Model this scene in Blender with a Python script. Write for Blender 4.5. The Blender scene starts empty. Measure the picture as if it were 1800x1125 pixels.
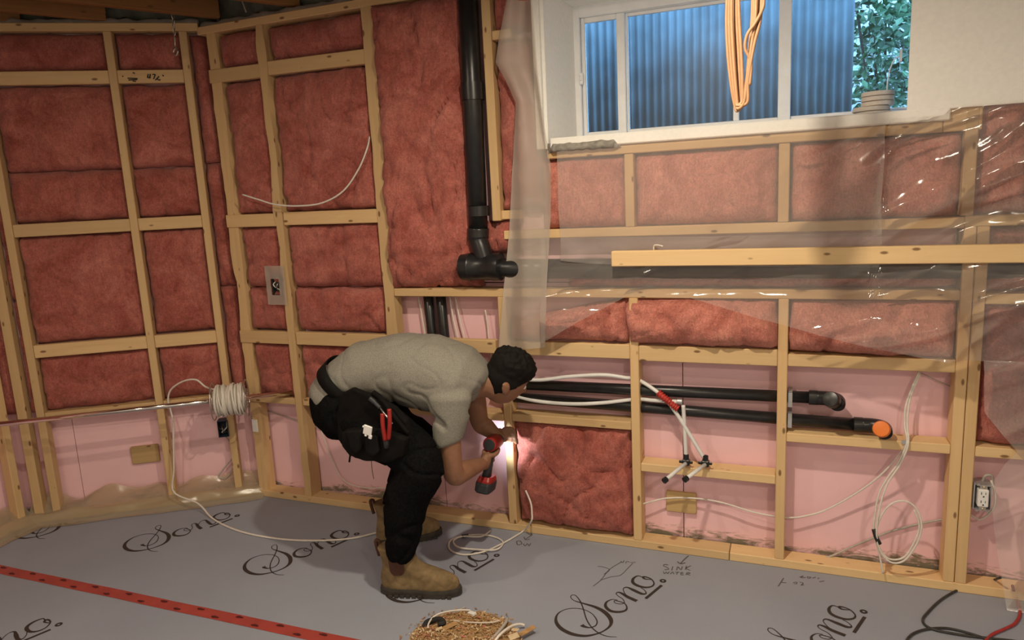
import bpy, bmesh, math, random
import numpy as np
from mathutils import Vector, Matrix, noise as mn

sc = bpy.context.scene
# ---------------------------------------------------------------- camera
FPX, PITCH, ROLL, YAW = 1244.68, 0.175648, -0.0502205, 0.383331
CAM = np.array([2.83786, -2.97092, 1.61563])
ANG = 0.594198                                   # turn of the left wall at the corner
_F = np.array([-math.sin(YAW)*math.cos(PITCH), math.cos(YAW)*math.cos(PITCH), -math.sin(PITCH)])
_R = np.cross(_F, [0, 0, 1]); _R /= np.linalg.norm(_R); _U = np.cross(_R, _F)
_c, _s = math.cos(ROLL), math.sin(ROLL)
_R, _U = _c*_R + _s*_U, -_s*_R + _c*_U
cd = bpy.data.cameras.new('camera'); cam = bpy.data.objects.new('camera', cd)
sc.collection.objects.link(cam); sc.camera = cam
cd.sensor_fit = 'HORIZONTAL'; cd.sensor_width = 36.0; cd.lens = FPX/1800*36; cd.clip_start = 0.02
M = Matrix.Identity(4)
for i in range(3):
    M[i][0] = _R[i]; M[i][1] = _U[i]; M[i][2] = -_F[i]; M[i][3] = CAM[i]
cam.matrix_world = M

# ---------------------------------------------------------------- sky, lamps, exposure
w = bpy.data.worlds.new('world'); sc.world = w; w.use_nodes = True
bg = w.node_tree.nodes['Background']; bg.inputs[0].default_value = (0.34, 0.64, 1.0, 1); bg.inputs[1].default_value = SKY_STRENGTH = 12.0
sc.view_settings.view_transform = 'Standard'; sc.view_settings.look = 'None'
sc.view_settings.gamma = 1; sc.view_settings.use_curve_mapping = False
sc.view_settings.exposure = 0.15
def lamp(name, loc, power, col, size):            # disc facing down, for recessed downlights and the added fill lights
    l = bpy.data.lights.new(name, 'AREA'); l.shape = 'DISK'; l.size = size; l.energy = power; l.color = col
    o = bpy.data.objects.new(name, l); o.location = loc; sc.collection.objects.link(o); return o
WARM = (1.0, 0.86, 0.655)
lamp('ceiling_downlight', (2.35, -1.25, 2.50), 31, WARM, 0.08)
lamp('ceiling_downlight.001', (0.85, -1.75, 2.50), 13, WARM, 0.08)
lamp('fill_light', (4.0, -3.4, 2.50), 38, WARM, 0.30)  # added soft fill behind the camera, lifts the lower walls
lamp('fill_light.001', (1.0, -3.8, 2.50), 15, WARM, 0.30)  # second added soft fill, further left behind the camera

# ---------------------------------------------------------------- measuring helpers (pixel of the photograph -> point on a real plane)
def _ray(x, y): return _F + _R*(x-900)/FPX - _U*(y-562.5)/FPX
def PB(x, y, d=0.0):                             # on the back wall, d = depth behind the stud fronts
    r = _ray(x, y); return Vector(CAM + r*((d-CAM[1])/r[1]))
NL = np.array([-math.sin(ANG), math.cos(ANG), 0]); UL = np.array([-math.cos(ANG), -math.sin(ANG), 0])
def PL(x, y, d=0.0):
    r = _ray(x, y); return Vector(CAM + r*((d-CAM@NL)/(r@NL)))
def PZ(x, y, z=0.0):
    r = _ray(x, y); return Vector(CAM + r*((z-CAM[2])/r[2]))
class Wall:                                      # u along the wall, d into the wall, z up
    def __init__(s, o, u, n): s.o, s.u, s.n = Vector(o), Vector(u), Vector(n)
    def p(s, u, d, z): return s.o + s.u*u + s.n*d + Vector((0, 0, z))
WB = Wall((0, 0, 0), (1, 0, 0), (0, 1, 0))
WL = Wall((0, 0, 0), UL, NL)
E3 = WL.p(1.13, 0, 0)
WS = Wall(E3, (0, -1, 0), (-1, 0, 0))            # the side wall at the far left, square to the back wall

# ---------------------------------------------------------------- node helpers
MATS = {}
def newmat(name):
    m = bpy.data.materials.new(name); m.use_nodes = True; nt = m.node_tree
    b = nt.nodes['Principled BSDF']; MATS[name] = m
    return m, nt, b
def nd(nt, t, **kw):
    n = nt.nodes.new(t)
    for k, v in kw.items():
        if k.startswith('i_'): n.inputs[k[2:].replace('_', ' ')].default_value = v
        else: setattr(n, k, v)
    return n
def lk(nt, a, b): nt.links.new(a, b)
def ramp(nt, fac, stops):
    r = nt.nodes.new('ShaderNodeValToRGB'); e = r.color_ramp.elements
    while len(e) < len(stops): e.new(0.5)
    for q, (p, c) in zip(e, stops): q.position = p; q.color = (*c, 1) if len(c) == 3 else c
    lk(nt, fac, r.inputs[0]); return r
def mixc(nt, fac, a, b, mode='MIX'):
    m = nt.nodes.new('ShaderNodeMix'); m.data_type = 'RGBA'; m.blend_type = mode
    for s, v in ((0, fac), (6, a), (7, b)):
        if hasattr(v, 'is_output'): lk(nt, v, m.inputs[s])
        else: m.inputs[s].default_value = v if s == 0 else ((*v, 1) if len(v) == 3 else v)
    return m.outputs[2]
def coords(nt, scale=(1, 1, 1), src='Object', rnd=True):
    tc = nt.nodes.new('ShaderNodeTexCoord'); mp = nt.nodes.new('ShaderNodeMapping')
    mp.inputs['Scale'].default_value = scale
    lk(nt, tc.outputs[src], mp.inputs['Vector'])
    if rnd:
        oi = nt.nodes.new('ShaderNodeObjectInfo'); mu = nd(nt, 'ShaderNodeMath', operation='MULTIPLY'); mu.inputs[1].default_value = 37.0
        lk(nt, oi.outputs['Random'], mu.inputs[0]); cx = nt.nodes.new('ShaderNodeCombineXYZ')
        for i in range(3): lk(nt, mu.outputs[0], cx.inputs[i])
        lk(nt, cx.outputs[0], mp.inputs['Location'])
    return mp.outputs[0]
def noise(nt, vec, scale, detail=4, rough=.55, dist=0):
    n = nt.nodes.new('ShaderNodeTexNoise'); n.inputs['Scale'].default_value = scale; n.inputs['Detail'].default_value = detail
    n.inputs['Roughness'].default_value = rough; n.inputs['Distortion'].default_value = dist
    if vec is not None: lk(nt, vec, n.inputs['Vector'])
    return n.outputs[0]
def bump(nt, b, h, strength=.3, dist=.01):
    n = nt.nodes.new('ShaderNodeBump'); n.inputs['Strength'].default_value = strength; n.inputs['Distance'].default_value = dist
    lk(nt, h, n.inputs['Height']); lk(nt, n.outputs[0], b.inputs['Normal'])

def plain(name, col, rough=.6, metal=0.0, var=.12, scale=40, bmp=.08, spec=.4):
    m, nt, b = newmat(name); v = coords(nt)
    n = noise(nt, v, scale)
    c = ramp(nt, n, [(.3, tuple(x*(1-var) for x in col)), (.7, tuple(min(1, x*(1+var)) for x in col))])
    lk(nt, c.outputs[0], b.inputs['Base Color']); b.inputs['Roughness'].default_value = rough; b.inputs['Metallic'].default_value = metal
    b.inputs['Specular IOR Level'].default_value = spec
    if bmp: bump(nt, b, n, bmp, .004)
    return m
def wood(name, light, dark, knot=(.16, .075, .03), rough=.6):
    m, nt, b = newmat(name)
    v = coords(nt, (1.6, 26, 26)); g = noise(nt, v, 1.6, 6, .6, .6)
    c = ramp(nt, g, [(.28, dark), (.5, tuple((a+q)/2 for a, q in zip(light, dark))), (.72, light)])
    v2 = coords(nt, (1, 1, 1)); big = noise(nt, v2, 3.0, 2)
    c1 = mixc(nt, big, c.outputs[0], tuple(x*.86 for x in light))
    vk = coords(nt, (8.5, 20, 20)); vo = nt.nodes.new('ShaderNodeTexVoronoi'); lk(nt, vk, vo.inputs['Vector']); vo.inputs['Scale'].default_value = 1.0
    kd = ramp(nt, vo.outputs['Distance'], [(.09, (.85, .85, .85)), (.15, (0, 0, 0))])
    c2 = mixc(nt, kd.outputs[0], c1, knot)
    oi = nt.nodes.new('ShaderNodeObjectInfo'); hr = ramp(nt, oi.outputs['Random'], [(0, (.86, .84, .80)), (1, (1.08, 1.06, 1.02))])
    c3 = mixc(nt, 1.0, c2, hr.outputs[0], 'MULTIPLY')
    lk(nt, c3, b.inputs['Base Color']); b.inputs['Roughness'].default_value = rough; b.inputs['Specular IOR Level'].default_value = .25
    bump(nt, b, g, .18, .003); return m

wood('pine', (.74, .52, .28), (.60, .39, .19))
wood('pine_bright', (.80, .58, .32), (.68, .46, .235))
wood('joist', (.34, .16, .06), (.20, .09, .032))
wood('plywood', (.62, .44, .22), (.47, .31, .14))
def mk_insul(name, a, bcol, c_):
    m, nt, b = newmat(name)
    v = coords(nt, (1, 1, 1))
    n1 = noise(nt, v, 6, 6, .62, .8); n2 = noise(nt, v, 85, 5, .7, 1.4)
    vs = coords(nt, (14, 14, 60)); n3 = noise(nt, vs, 2.2, 4, .7, 2.0)
    base = ramp(nt, n1, [(.25, c_), (.48, a), (.78, bcol)])
    f = ramp(nt, n2, [(.30, (.55, .52, .52)), (.6, (1.06, 1.06, 1.06))])
    c = mixc(nt, .85, base.outputs[0], f.outputs[0], 'MULTIPLY')
    f3 = ramp(nt, n3, [(.58, (0, 0, 0)), (.78, (1, 1, 1))])
    vv = coords(nt, (30, 30, 9)); n6 = noise(nt, vv, 1.6, 5, .68, 2.2); f6 = ramp(nt, n6, [(.36, (.70, .66, .64)), (.64, (1.16, 1.17, 1.17))]); c = mixc(nt, .6, c, f6.outputs[0], 'MULTIPLY')
    sm = nd(nt, 'ShaderNodeMath', operation='MULTIPLY'); lk(nt, f3.outputs[0], sm.inputs[0]); sm.inputs[1].default_value = .35
    c = mixc(nt, sm.outputs[0], c, tuple(min(1, x*1.5) for x in bcol))
    lk(nt, c, b.inputs['Base Color']); b.inputs['Roughness'].default_value = 1.0; b.inputs['Specular IOR Level'].default_value = .05
    b.inputs['Sheen Weight'].default_value = .25; b.inputs['Sheen Tint'].default_value = (1, .7, .65, 1)
    ad = nd(nt, 'ShaderNodeMath', operation='ADD'); lk(nt, n1, ad.inputs[0]); lk(nt, n2, ad.inputs[1])
    bump(nt, b, ad.outputs[0], .55, .012); return m
mk_insul('insulation', (.46, .140, .112), (.62, .230, .185), (.28, .062, .046))

mk_insul('insulation_lit', (.62, .235, .185), (.78, .36, .28), (.42, .125, .095))  # lighter copy of insulation: strong lamp light painted into the batt colour
m, nt, b = newmat('foam')                        # pink extruded foam board, mouldy near the floor
v = coords(nt, (1, 1, 1), 'Object', False)
n = noise(nt, v, 140, 3); n2 = noise(nt, v, 5, 3)
c = ramp(nt, n2, [(.3, (.84, .53, .57)), (.7, (.89, .57, .61))]).outputs[0]
sx = nt.nodes.new('ShaderNodeSeparateXYZ'); lk(nt, v, sx.inputs[0])
zr = nd(nt, 'ShaderNodeMapRange'); zr.inputs[1].default_value = .05; zr.inputs[2].default_value = .17; zr.inputs[3].default_value = .46; zr.inputs[4].default_value = -.1
lk(nt, sx.outputs[2], zr.inputs[0])
n4 = noise(nt, coords(nt, (9, 9, 30), 'Object', False), 1.0, 8, .72, 1.0); n5 = noise(nt, v, 1.7, 2)
ad = nd(nt, 'ShaderNodeMath', operation='ADD'); lk(nt, zr.outputs[0], ad.inputs[0]); lk(nt, n4, ad.inputs[1])
ad2 = nd(nt, 'ShaderNodeMath', operation='ADD'); lk(nt, ad.outputs[0], ad2.inputs[0]); lk(nt, n5, ad2.inputs[1])
mold = ramp(nt, ad2.outputs[0], [(.62, (0, 0, 0)), (.69, (1, 1, 1))]); mold.color_ramp.elements[0].position = .60
mq = nd(nt, 'ShaderNodeMath', operation='MULTIPLY_ADD'); lk(nt, ad2.outputs[0], mq.inputs[0]); mq.inputs[1].default_value = 6.0; mq.inputs[2].default_value = -7.95; mq.use_clamp = True
c = mixc(nt, mq.outputs[0], c, (.20, .17, .12))
lk(nt, c, b.inputs['Base Color']); b.inputs['Roughness'].default_value = .75; b.inputs['Specular IOR Level'].default_value = .25
bump(nt, b, n, .12, .003)

m, nt, b = newmat('membrane')                    # grey floor underlay
v = coords(nt, (1, 1, 1), 'Object', False); n = noise(nt, v, 420, 2); n2 = noise(nt, v, 1.6, 4)
c = ramp(nt, n2, [(.3, (.285, .305, .37)), (.7, (.325, .345, .415))]).outputs[0]
f = ramp(nt, n, [(.3, (.86, .86, .86)), (.7, (1.07, 1.07, 1.07))]).outputs[0]
lk(nt, mixc(nt, 1.0, c, f, 'MULTIPLY'), b.inputs['Base Color']); b.inputs['Roughness'].default_value = .62; b.inputs['Specular IOR Level'].default_value = .3
bump(nt, b, n, .15, .001)

def mk_film(name, fac, tint, dcol, rough, ior=1.42):
    m, nt, b = newmat(name)
    out = [q for q in nt.nodes if q.type == 'OUTPUT_MATERIAL'][0]
    tr = nt.nodes.new('ShaderNodeBsdfTransparent'); tr.inputs[0].default_value = (*tint, 1)
    b.inputs['Base Color'].default_value = (*dcol, 1); b.inputs['Roughness'].default_value = rough; b.inputs['Specular IOR Level'].default_value = .6
    v = coords(nt, (1, 1, 1), 'Object', False)
    n = noise(nt, v, 14, 3, .5, .4); bump(nt, b, n, .07, .012)
    gl = nt.nodes.new('ShaderNodeBsdfGlossy'); gl.inputs['Roughness'].default_value = rough; gl.inputs[0].default_value = (1, 1, 1, 1)
    lk(nt, b.inputs['Normal'].links[0].from_socket, gl.inputs['Normal'])
    m1 = nt.nodes.new('ShaderNodeMixShader'); m1.inputs[0].default_value = fac
    lk(nt, tr.outputs[0], m1.inputs[1]); lk(nt, b.outputs[0], m1.inputs[2])
    fr = nt.nodes.new('ShaderNodeFresnel'); fr.inputs[0].default_value = ior
    m2 = nt.nodes.new('ShaderNodeMixShader'); lk(nt, fr.outputs[0], m2.inputs[0]); lk(nt, m1.outputs[0], m2.inputs[1]); lk(nt, gl.outputs[0], m2.inputs[2])
    lk(nt, m2.outputs[0], out.inputs[0]); return m
mk_film('film', .15, (.97, .96, .95), (.80, .74, .70), .09)
mk_film('film_layer', .18, (.97, .96, .95), (.84, .78, .74), .15)
mk_film('film_thick', .46, (.90, .88, .84), (.62, .55, .48), .55, 1.2)
mk_film('film_skirt', .42, (.92, .86, .74), (.62, .52, .37), .22)

m, nt, b = newmat('window_glass')
out = [q for q in nt.nodes if q.type == 'OUTPUT_MATERIAL'][0]
tr = nt.nodes.new('ShaderNodeBsdfTransparent'); tr.inputs[0].default_value = (.92, .96, .98, 1)
gl = nt.nodes.new('ShaderNodeBsdfGlossy'); gl.inputs['Roughness'].default_value = .38
df = nt.nodes.new('ShaderNodeBsdfDiffuse'); df.inputs[0].default_value = (.5, .55, .6, 1)
v = coords(nt, (1, 1, 1)); dn = noise(nt, v, 9, 5, .7); dr = nd(nt, 'ShaderNodeMath', operation='MULTIPLY'); lk(nt, dn, dr.inputs[0]); dr.inputs[1].default_value = .05
m0 = nt.nodes.new('ShaderNodeMixShader'); lk(nt, dr.outputs[0], m0.inputs[0]); lk(nt, tr.outputs[0], m0.inputs[1]); lk(nt, df.outputs[0], m0.inputs[2])
fr = nt.nodes.new('ShaderNodeFresnel'); fr.inputs[0].default_value = 1.30
m1 = nt.nodes.new('ShaderNodeMixShader'); lk(nt, fr.outputs[0], m1.inputs[0]); lk(nt, m0.outputs[0], m1.inputs[1]); lk(nt, gl.outputs[0], m1.inputs[2])
lk(nt, m1.outputs[0], out.inputs[0])

plain('drywall', (.88, .86, .82), .85, 0, .03, 60, .05)
plain('vinyl', (.92, .93, .95), .4, 0, .04, 20, .02)
plain('abs_black', (.014, .014, .015), .33, 0, .3, 30, .05, .5)
plain('pex_white', (.72, .71, .70), .35, 0, .05, 30, 0)
plain('cable_white', (.72, .67, .60), .5, 0, .06, 60, 0)
plain('cable_orange', (.46, .26, .14), .5, 0, .08, 50, 0)
plain('cable_grey', (.42, .38, .34), .5, 0, .1, 50, 0)
plain('cable_black', (.035, .035, .033), .5, 0, .2, 50, 0)
plain('cable_red', (.36, .03, .03), .5, 0, .15, 50, 0)
plain('orange_cap', (.80, .20, .03), .45, 0, .08, 30, .02)
plain('red_tape', (.42, .035, .025), .45, 0, .2, 25, .3)
plain('seam_tape', (.36, .055, .045), .5, 0, .12, 12, .1)
plain('tape_ink', (.085, .012, .010), .6, 0, .2, 60, 0)
plain('ink', (.035, .025, .022), .7, 0, .2, 60, 0)
plain('pen', (.10, .09, .09), .8, 0, .2, 60, 0)
plain('steel', (.60, .57, .53), .28, .9, .1, 30, .05)
plain('galvanized', (.50, .51, .52), .45, .7, .25, 14, .1)
plain('chrome', (.80, .78, .75), .10, 1.0, .03, 20, 0)
plain('brass', (.72, .58, .32), .25, 1.0, .1, 40, 0)
plain('box_blue', (.03, .045, .075), .4, 0, .2, 30, .05)
plain('outlet_white', (.80, .79, .77), .35, 0, .02, 20, 0)
plain('concrete', (.30, .29, .27), .9, 0, .2, 12, .3)
plain('mortar', (.27, .25, .22), .95, 0, .3, 40, .6)
plain('dark', (.02, .02, .02), .8)
plain('roll_tan', (.60, .52, .44), .8, 0, .06, 80, .1)
plain('well_steel', (.10, .14, .165), .75, 0, .3, 5, .15)
plain('earth', (.05, .04, .03), 1, 0, .3, 20, .4)
plain('siding', (.30, .33, .36), .7, 0, .08, 10, .05)
plain('subfloor', (.22, .15, .09), .8, 0, .2, 8, .2)
plain('grey_batt', (.13, .14, .115), 1, 0, .3, 18, .6)
plain('chip', (.40, .235, .10), .85, 0, .25, 40, .1)
plain('chip_pale', (.62, .48, .30), .85, 0, .15, 40, .1)
plain('chip_red', (.45, .17, .12), .9, 0, .25, 40, .1)
plain('dust', (.34, .21, .10), 1, 0, .3, 120, .6)

m, nt, b = newmat('leaf'); v = coords(nt); n = noise(nt, v, 3, 2)
lk(nt, ramp(nt, n, [(.3, (.008, .035, .014)), (.7, (.05, .16, .06))]).outputs[0], b.inputs['Base Color']); b.inputs['Roughness'].default_value = .5

# ---------------------------------------------------------------- mesh helpers
def link(name, me, mat=None, parent=None, loc=None):
    o = bpy.data.objects.new(name, me); sc.collection.objects.link(o)
    if mat: me.materials.append(MATS[mat])
    if loc is not None: o.location = loc
    if parent: o.parent = parent
    return o
def tag(o, label, cat, group=None, kind=None):
    if label: o['label'] = label
    if cat: o['category'] = cat
    if group: o['group'] = group
    if kind: o['kind'] = kind
    return o
def empty(name, loc, label=None, cat=None, group=None, kind=None):
    o = bpy.data.objects.new(name, None); o.location = loc; o.empty_display_size = .05; sc.collection.objects.link(o)
    return tag(o, label, cat, group, kind)
def mesh_from(name, verts, faces, smooth=False):
    me = bpy.data.meshes.new(name); me.from_pydata([tuple(v) for v in verts], [], faces); me.update()
    if smooth: me.polygons.foreach_set('use_smooth', [True]*len(me.polygons))
    return me
def bm_done(bm, name, smooth=False):
    me = bpy.data.meshes.new(name); bm.normal_update(); bm.to_mesh(me); bm.free()
    if smooth: me.polygons.foreach_set('use_smooth', [True]*len(me.polygons))
    return me
def bm_box(bm, lo, hi, mtx=None):
    vs = [bm.verts.new((x, y, z)) for x in (lo[0], hi[0]) for y in (lo[1], hi[1]) for z in (lo[2], hi[2])]
    for f in ((0, 1, 3, 2), (4, 6, 7, 5), (0, 4, 5, 1), (2, 3, 7, 6), (0, 2, 6, 4), (1, 5, 7, 3)): bm.faces.new([vs[i] for i in f])
    if mtx is not None:
        for v in vs: v.co = mtx @ v.co
    return vs
def board_mesh(name, lx, ly, lz, bev=.003, warp=0.0, seed=0):
    bm = bmesh.new(); bm_box(bm, (-lx/2, -ly/2, -lz/2), (lx/2, ly/2, lz/2))
    if bev: bmesh.ops.bevel(bm, geom=bm.edges[:], offset=bev, segments=1, affect='EDGES', profile=.5)
    return bm_done(bm, name)
def board(name, c, X, Y, size, mat, parent=None, bev=.003):
    """a piece of lumber: centre c, long axis X, second axis Y, size along them"""
    X = Vector(X).normalized(); Y = Vector(Y); Y = (Y - X*Y.dot(X)).normalized(); Z = X.cross(Y)
    o = link(name, board_mesh(name, *size, bev), mat, None)
    mt = Matrix.Identity(4)
    for i in range(3): mt[i][0], mt[i][1], mt[i][2], mt[i][3] = X[i], Y[i], Z[i], c[i]
    o.matrix_world = mt
    if parent:
        bpy_par(o, parent, mt)
    return o
def bpy_par(o, parent, mt):
    o.parent = parent; pm = parent.matrix_basis.copy(); q = parent
    while q.parent: q = q.parent; pm = q.matrix_basis @ pm
    o.matrix_parent_inverse = Matrix.Identity(4); o.matrix_basis = pm.inverted() @ mt
def wboard(name, W, u0, u1, z0, z1, d0, d1, mat='pine', parent=None, tilt=0.0):
    c = W.p((u0+u1)/2, (d0+d1)/2, (z0+z1)/2)
    if (z1-z0) >= (u1-u0): return board(name, c, (0, 0, 1), W.n, (z1-z0, d1-d0, u1-u0), mat, parent)
    return board(name, c, W.u + Vector((0, 0, tilt)), W.n, (u1-u0, d1-d0, z1-z0), mat, parent)
def wavy_stud(W, u0, u1, z0, z1, d0, d1, mat, parent, amp, seed):
    bm = bmesh.new(); n = 60; rings = []; L_ = z1-z0
    for i in range(n+1):
        x = -L_/2+L_*i/n; a = amp*(mn.noise(Vector((x*4.2, seed, 0)))+.5*mn.noise(Vector((x*11, seed, 4)))); b2 = amp*(mn.noise(Vector((x*4.2, seed+9, 0)))+.5*mn.noise(Vector((x*11, seed+9, 4))))
        hw, hd_ = (u1-u0)/2, (d1-d0)/2; s_ = abs(a)*.5
        rings.append([bm.verts.new(v) for v in ((x, -hd_, -hw-a), (x, -hd_, hw+b2), (x, -hd_+.03, hw), (x, hd_, hw), (x, hd_, -hw), (x, -hd_+.03, -hw))])
    for p, q in zip(rings, rings[1:]):
        for k in range(6): bm.faces.new((p[k], p[(k+1) % 6], q[(k+1) % 6], q[k]))
    bm.faces.new(rings[0][::-1]); bm.faces.new(rings[-1]); bmesh.ops.recalc_face_normals(bm, faces=bm.faces)
    o = link('stud', bm_done(bm, 'stud'), mat); X = Vector((0, 0, 1)); Y = W.n; Z = X.cross(Y); c = W.p((u0+u1)/2, (d0+d1)/2, (z0+z1)/2); mt = Matrix.Identity(4)
    for i in range(3): mt[i][0], mt[i][1], mt[i][2], mt[i][3] = X[i], Y[i], Z[i], c[i]
    bpy_par(o, parent, mt); return o
def catmull(pts, n=8):
    P = [Vector(p) for p in pts]; P = [P[0]*2-P[1]] + P + [P[-1]*2-P[-2]]; out = []
    for i in range(1, len(P)-2):
        a, b_, c, d = P[i-1], P[i], P[i+1], P[i+2]
        for k in range(n):
            t = k/n
            out.append(.5*((2*b_) + (c-a)*t + (2*a-5*b_+4*c-d)*t*t + (-a+3*b_-3*c+d)*t**3))
    out.append(P[-2]); return out
def bm_tube(bm, pts, r, seg=8, cap=True, flat=1.0):
    n = len(pts); rings = []; prev = None
    for i, p in enumerate(pts):
        p = Vector(p)
        t = (Vector(pts[min(i+1, n-1)]) - Vector(pts[max(i-1, 0)]))
        t = t.normalized() if t.length > 1e-9 else Vector((0, 0, 1))
        if prev is None:
            a = Vector((0, 0, 1)) if abs(t.z) < .9 else Vector((1, 0, 0)); e1 = t.cross(a).normalized()
        else: e1 = (prev - t*prev.dot(t)).normalized()
        prev = e1; e2 = t.cross(e1); rr = r[i] if hasattr(r, '__len__') else r
        rings.append([bm.verts.new(p + (e1*math.cos(2*math.pi*k/seg) + e2*math.sin(2*math.pi*k/seg)*flat)*rr) for k in range(seg)])
    for a, b_ in zip(rings, rings[1:]):
        for k in range(seg): bm.faces.new((a[k], a[(k+1) % seg], b_[(k+1) % seg], b_[k]))
    if cap: bm.faces.new(rings[0][::-1]); bm.faces.new(rings[-1])
def tube(name, pts, r, mat, parent=None, smooth_pts=True, seg=8, n=8, flat=1.0):
    P = catmull(pts, n) if smooth_pts else [Vector(p) for p in pts]
    bm = bmesh.new(); bm_tube(bm, P, r, seg, True, flat)
    o = link(name, bm_done(bm, name, True), mat)
    c = Vector((0, 0, 0))
    if parent: bpy_par(o, parent, Matrix.Identity(4))
    return o
def recenter(o, base=None):                      # move the origin to the object's base
    me = o.data; vs = np.array([v.co[:] for v in me.vertices])
    c = Vector(base) if base is not None else Vector(((vs[:, 0].min()+vs[:, 0].max())/2, (vs[:, 1].min()+vs[:, 1].max())/2, vs[:, 2].min()))
    me.transform(Matrix.Translation(-c)); o.location = c; return o
def bm_lathe(bm, prof, c, axis, seg=24):
    """profile [(along, radius)] turned about axis through c"""
    ax = Vector(axis).normalized(); a = Vector((0, 0, 1)) if abs(ax.z) < .9 else Vector((1, 0, 0)); e1 = ax.cross(a).normalized(); e2 = ax.cross(e1)
    rings = []
    for t, r in prof:
        rings.append([bm.verts.new(Vector(c) + ax*t + (e1*math.cos(2*math.pi*k/seg) + e2*math.sin(2*math.pi*k/seg))*r) for k in range(seg)])
    for p, q in zip(rings, rings[1:]):
        for k in range(seg): bm.faces.new((p[k], p[(k+1) % seg], q[(k+1) % seg], q[k]))
    bm.faces.new(rings[0][::-1]); bm.faces.new(rings[-1])
def lathe(name, prof, c, axis, mat, parent=None, seg=24):
    bm = bmesh.new(); bm_lathe(bm, prof, c, axis, seg); bmesh.ops.recalc_face_normals(bm, faces=bm.faces)
    me = bm_done(bm, name); me.polygons.foreach_set('use_smooth', [len(p.vertices) == 4 for p in me.polygons])
    try: me.set_sharp_from_angle(angle=math.radians(40))
    except Exception: pass
    o = link(name, me, mat)
    if parent: bpy_par(o, parent, Matrix.Identity(4))
    return o
def boxes(name, specs, mat, parent=None, bev=0):
    bm = bmesh.new()
    for lo, hi in specs: bm_box(bm, lo, hi)
    if bev: bmesh.ops.bevel(bm, geom=bm.edges[:], offset=bev, segments=1, affect='EDGES')
    bmesh.ops.recalc_face_normals(bm, faces=bm.faces)
    o = link(name, bm_done(bm, name), mat)
    if parent: bpy_par(o, parent, Matrix.Identity(4))
    return o
def fbm(p, oct=4, s=1.0):
    a = 1.0; t = 0
    for _ in range(oct): t += a*mn.noise(Vector(p)*s); s *= 2.03; a *= .5
    return t
def ridge(p, s): return 1-abs(mn.noise(Vector(p)*s))*2

# ---------------------------------------------------------------- insulation batts
def batt(label, W, u0, u1, z0, z1, d=.012, bulge=.018, seed=0, skew=None, group='pink insulation batts in the framing', rough=1.0, depth=.07, mat='insulation', over=0.0):
    """one glass-wool batt pressed between the studs: puffed, creased front with tucked edges. skew(u,z)->(u,z,d) extra deform"""
    nu = max(8, min(46, int((u1-u0)/.014))); nz = max(8, min(70, int((z1-z0)/.014)))
    vs = []; fs = []
    for j in range(nz+1):
        for i in range(nu+1):
            s, t = i/nu, j/nz; u = u0+(u1-u0)*s; z = z0+(z1-z0)*t
            e = min(s*(u1-u0), (1-s)*(u1-u0)); ez = min(t*(z1-z0), (1-t)*(z1-z0)); em = min(e, ez)
            q = (u*1.0+seed*7.3, z, seed*3.1)
            edge = math.exp(-(em/.016)) 
            f = bulge*(1-math.exp(-em/.05)) + rough*(.014*fbm(q, 4, 5.5) + .006*fbm((q[0]+9, q[1], q[2]), 3, 19))
            cr = ridge((u*1.3+seed*2.7, z*.8, seed*1.7+4), 4.2); cr2 = ridge((u*.9+seed, z*2.1, seed*.7+11), 3.1)
            f -= rough*(.030*max(0, cr-.86)/.14 * .55 + .024*max(0, cr2-.9)/.1*.5)
            jit = .006*mn.noise(Vector((u*14, z*14, seed)))*math.exp(-em/.04)
            uu = u + (jit if s < .5 else -jit)*1.2 + over*(s*2-1)*math.exp(-e/.04)*fbm((z*5, seed, 0), 2, 1.0); zz = z+jit
            dd = d - f + .040*edge
            if skew: uu, zz, dd = skew(s, t, uu, zz, dd)
            vs.append(W.p(uu, dd, zz))
    N = nu+1
    for j in range(nz):
        for i in range(nu): fs.append((j*N+i, j*N+i+1, (j+1)*N+i+1, (j+1)*N+i))
    ring = [i for i in range(N)] + [j*N+nu for j in range(1, nz+1)] + [nz*N+i for i in range(nu-1, -1, -1)] + [j*N for j in range(nz-1, 0, -1)]
    k0 = len(vs)
    for r in ring: vs.append(Vector(vs[r]) + W.n*depth*.6)
    n = len(ring)
    for k in range(n): fs.append((ring[(k+1) % n], ring[k], k0+k, k0+(k+1) % n))
    fs.append(tuple(k0+k for k in range(n)))
    o = link('insulation_batt', mesh_from('insulation_batt', vs, fs, True), mat)
    recenter(o); tag(o, label, 'insulation', group); return o

# ---------------------------------------------------------------- film sheets
def film(name, label, P, mat, nu, nv, amp=.006, seed=0, cat='plastic sheet', W=WB, off=0.0, sharp=1.0, folds=None):
    """P(s,t) -> point; crumpled along the wall normal"""
    vs = []; fs = []
    for j in range(nv+1):
        for i in range(nu+1):
            s, t = i/nu, j/nv; p = Vector(P(s, t)); q = p*1.0 + Vector((seed*3.7, seed, 0))
            f = .55*fbm(q, 3, 3.0) + sharp*.5*(abs(mn.noise(q*5.2 + Vector((q.z*3, 0, 0)))) + abs(mn.noise(Vector((q.x*2.2+q.z*6, q.z*2.2-q.x*3, seed))))) + .05*abs(mn.noise(q*17))
            if folds:
                w_ = folds(p)
                a1 = mn.noise(Vector((q.z*4.6-q.x*2.6, q.x*.9+q.z*.7, 5+seed))); a2 = mn.noise(Vector((q.z*8.0-q.x*2.6+2*a1, q.x*1.4, 9+seed)))
                f += w_*(2.0*(1-abs(a1))**4 + .8*(1-abs(a2))**6)
            vs.append(p - W.n*(amp*f + off))
    N = nu+1
    for j in range(nv):
        for i in range(nu): fs.append((j*N+i, j*N+i+1, (j+1)*N+i+1, (j+1)*N+i))
    o = link(name, mesh_from(name, vs, fs, True), mat); recenter(o)
    return tag(o, label, cat)
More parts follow.
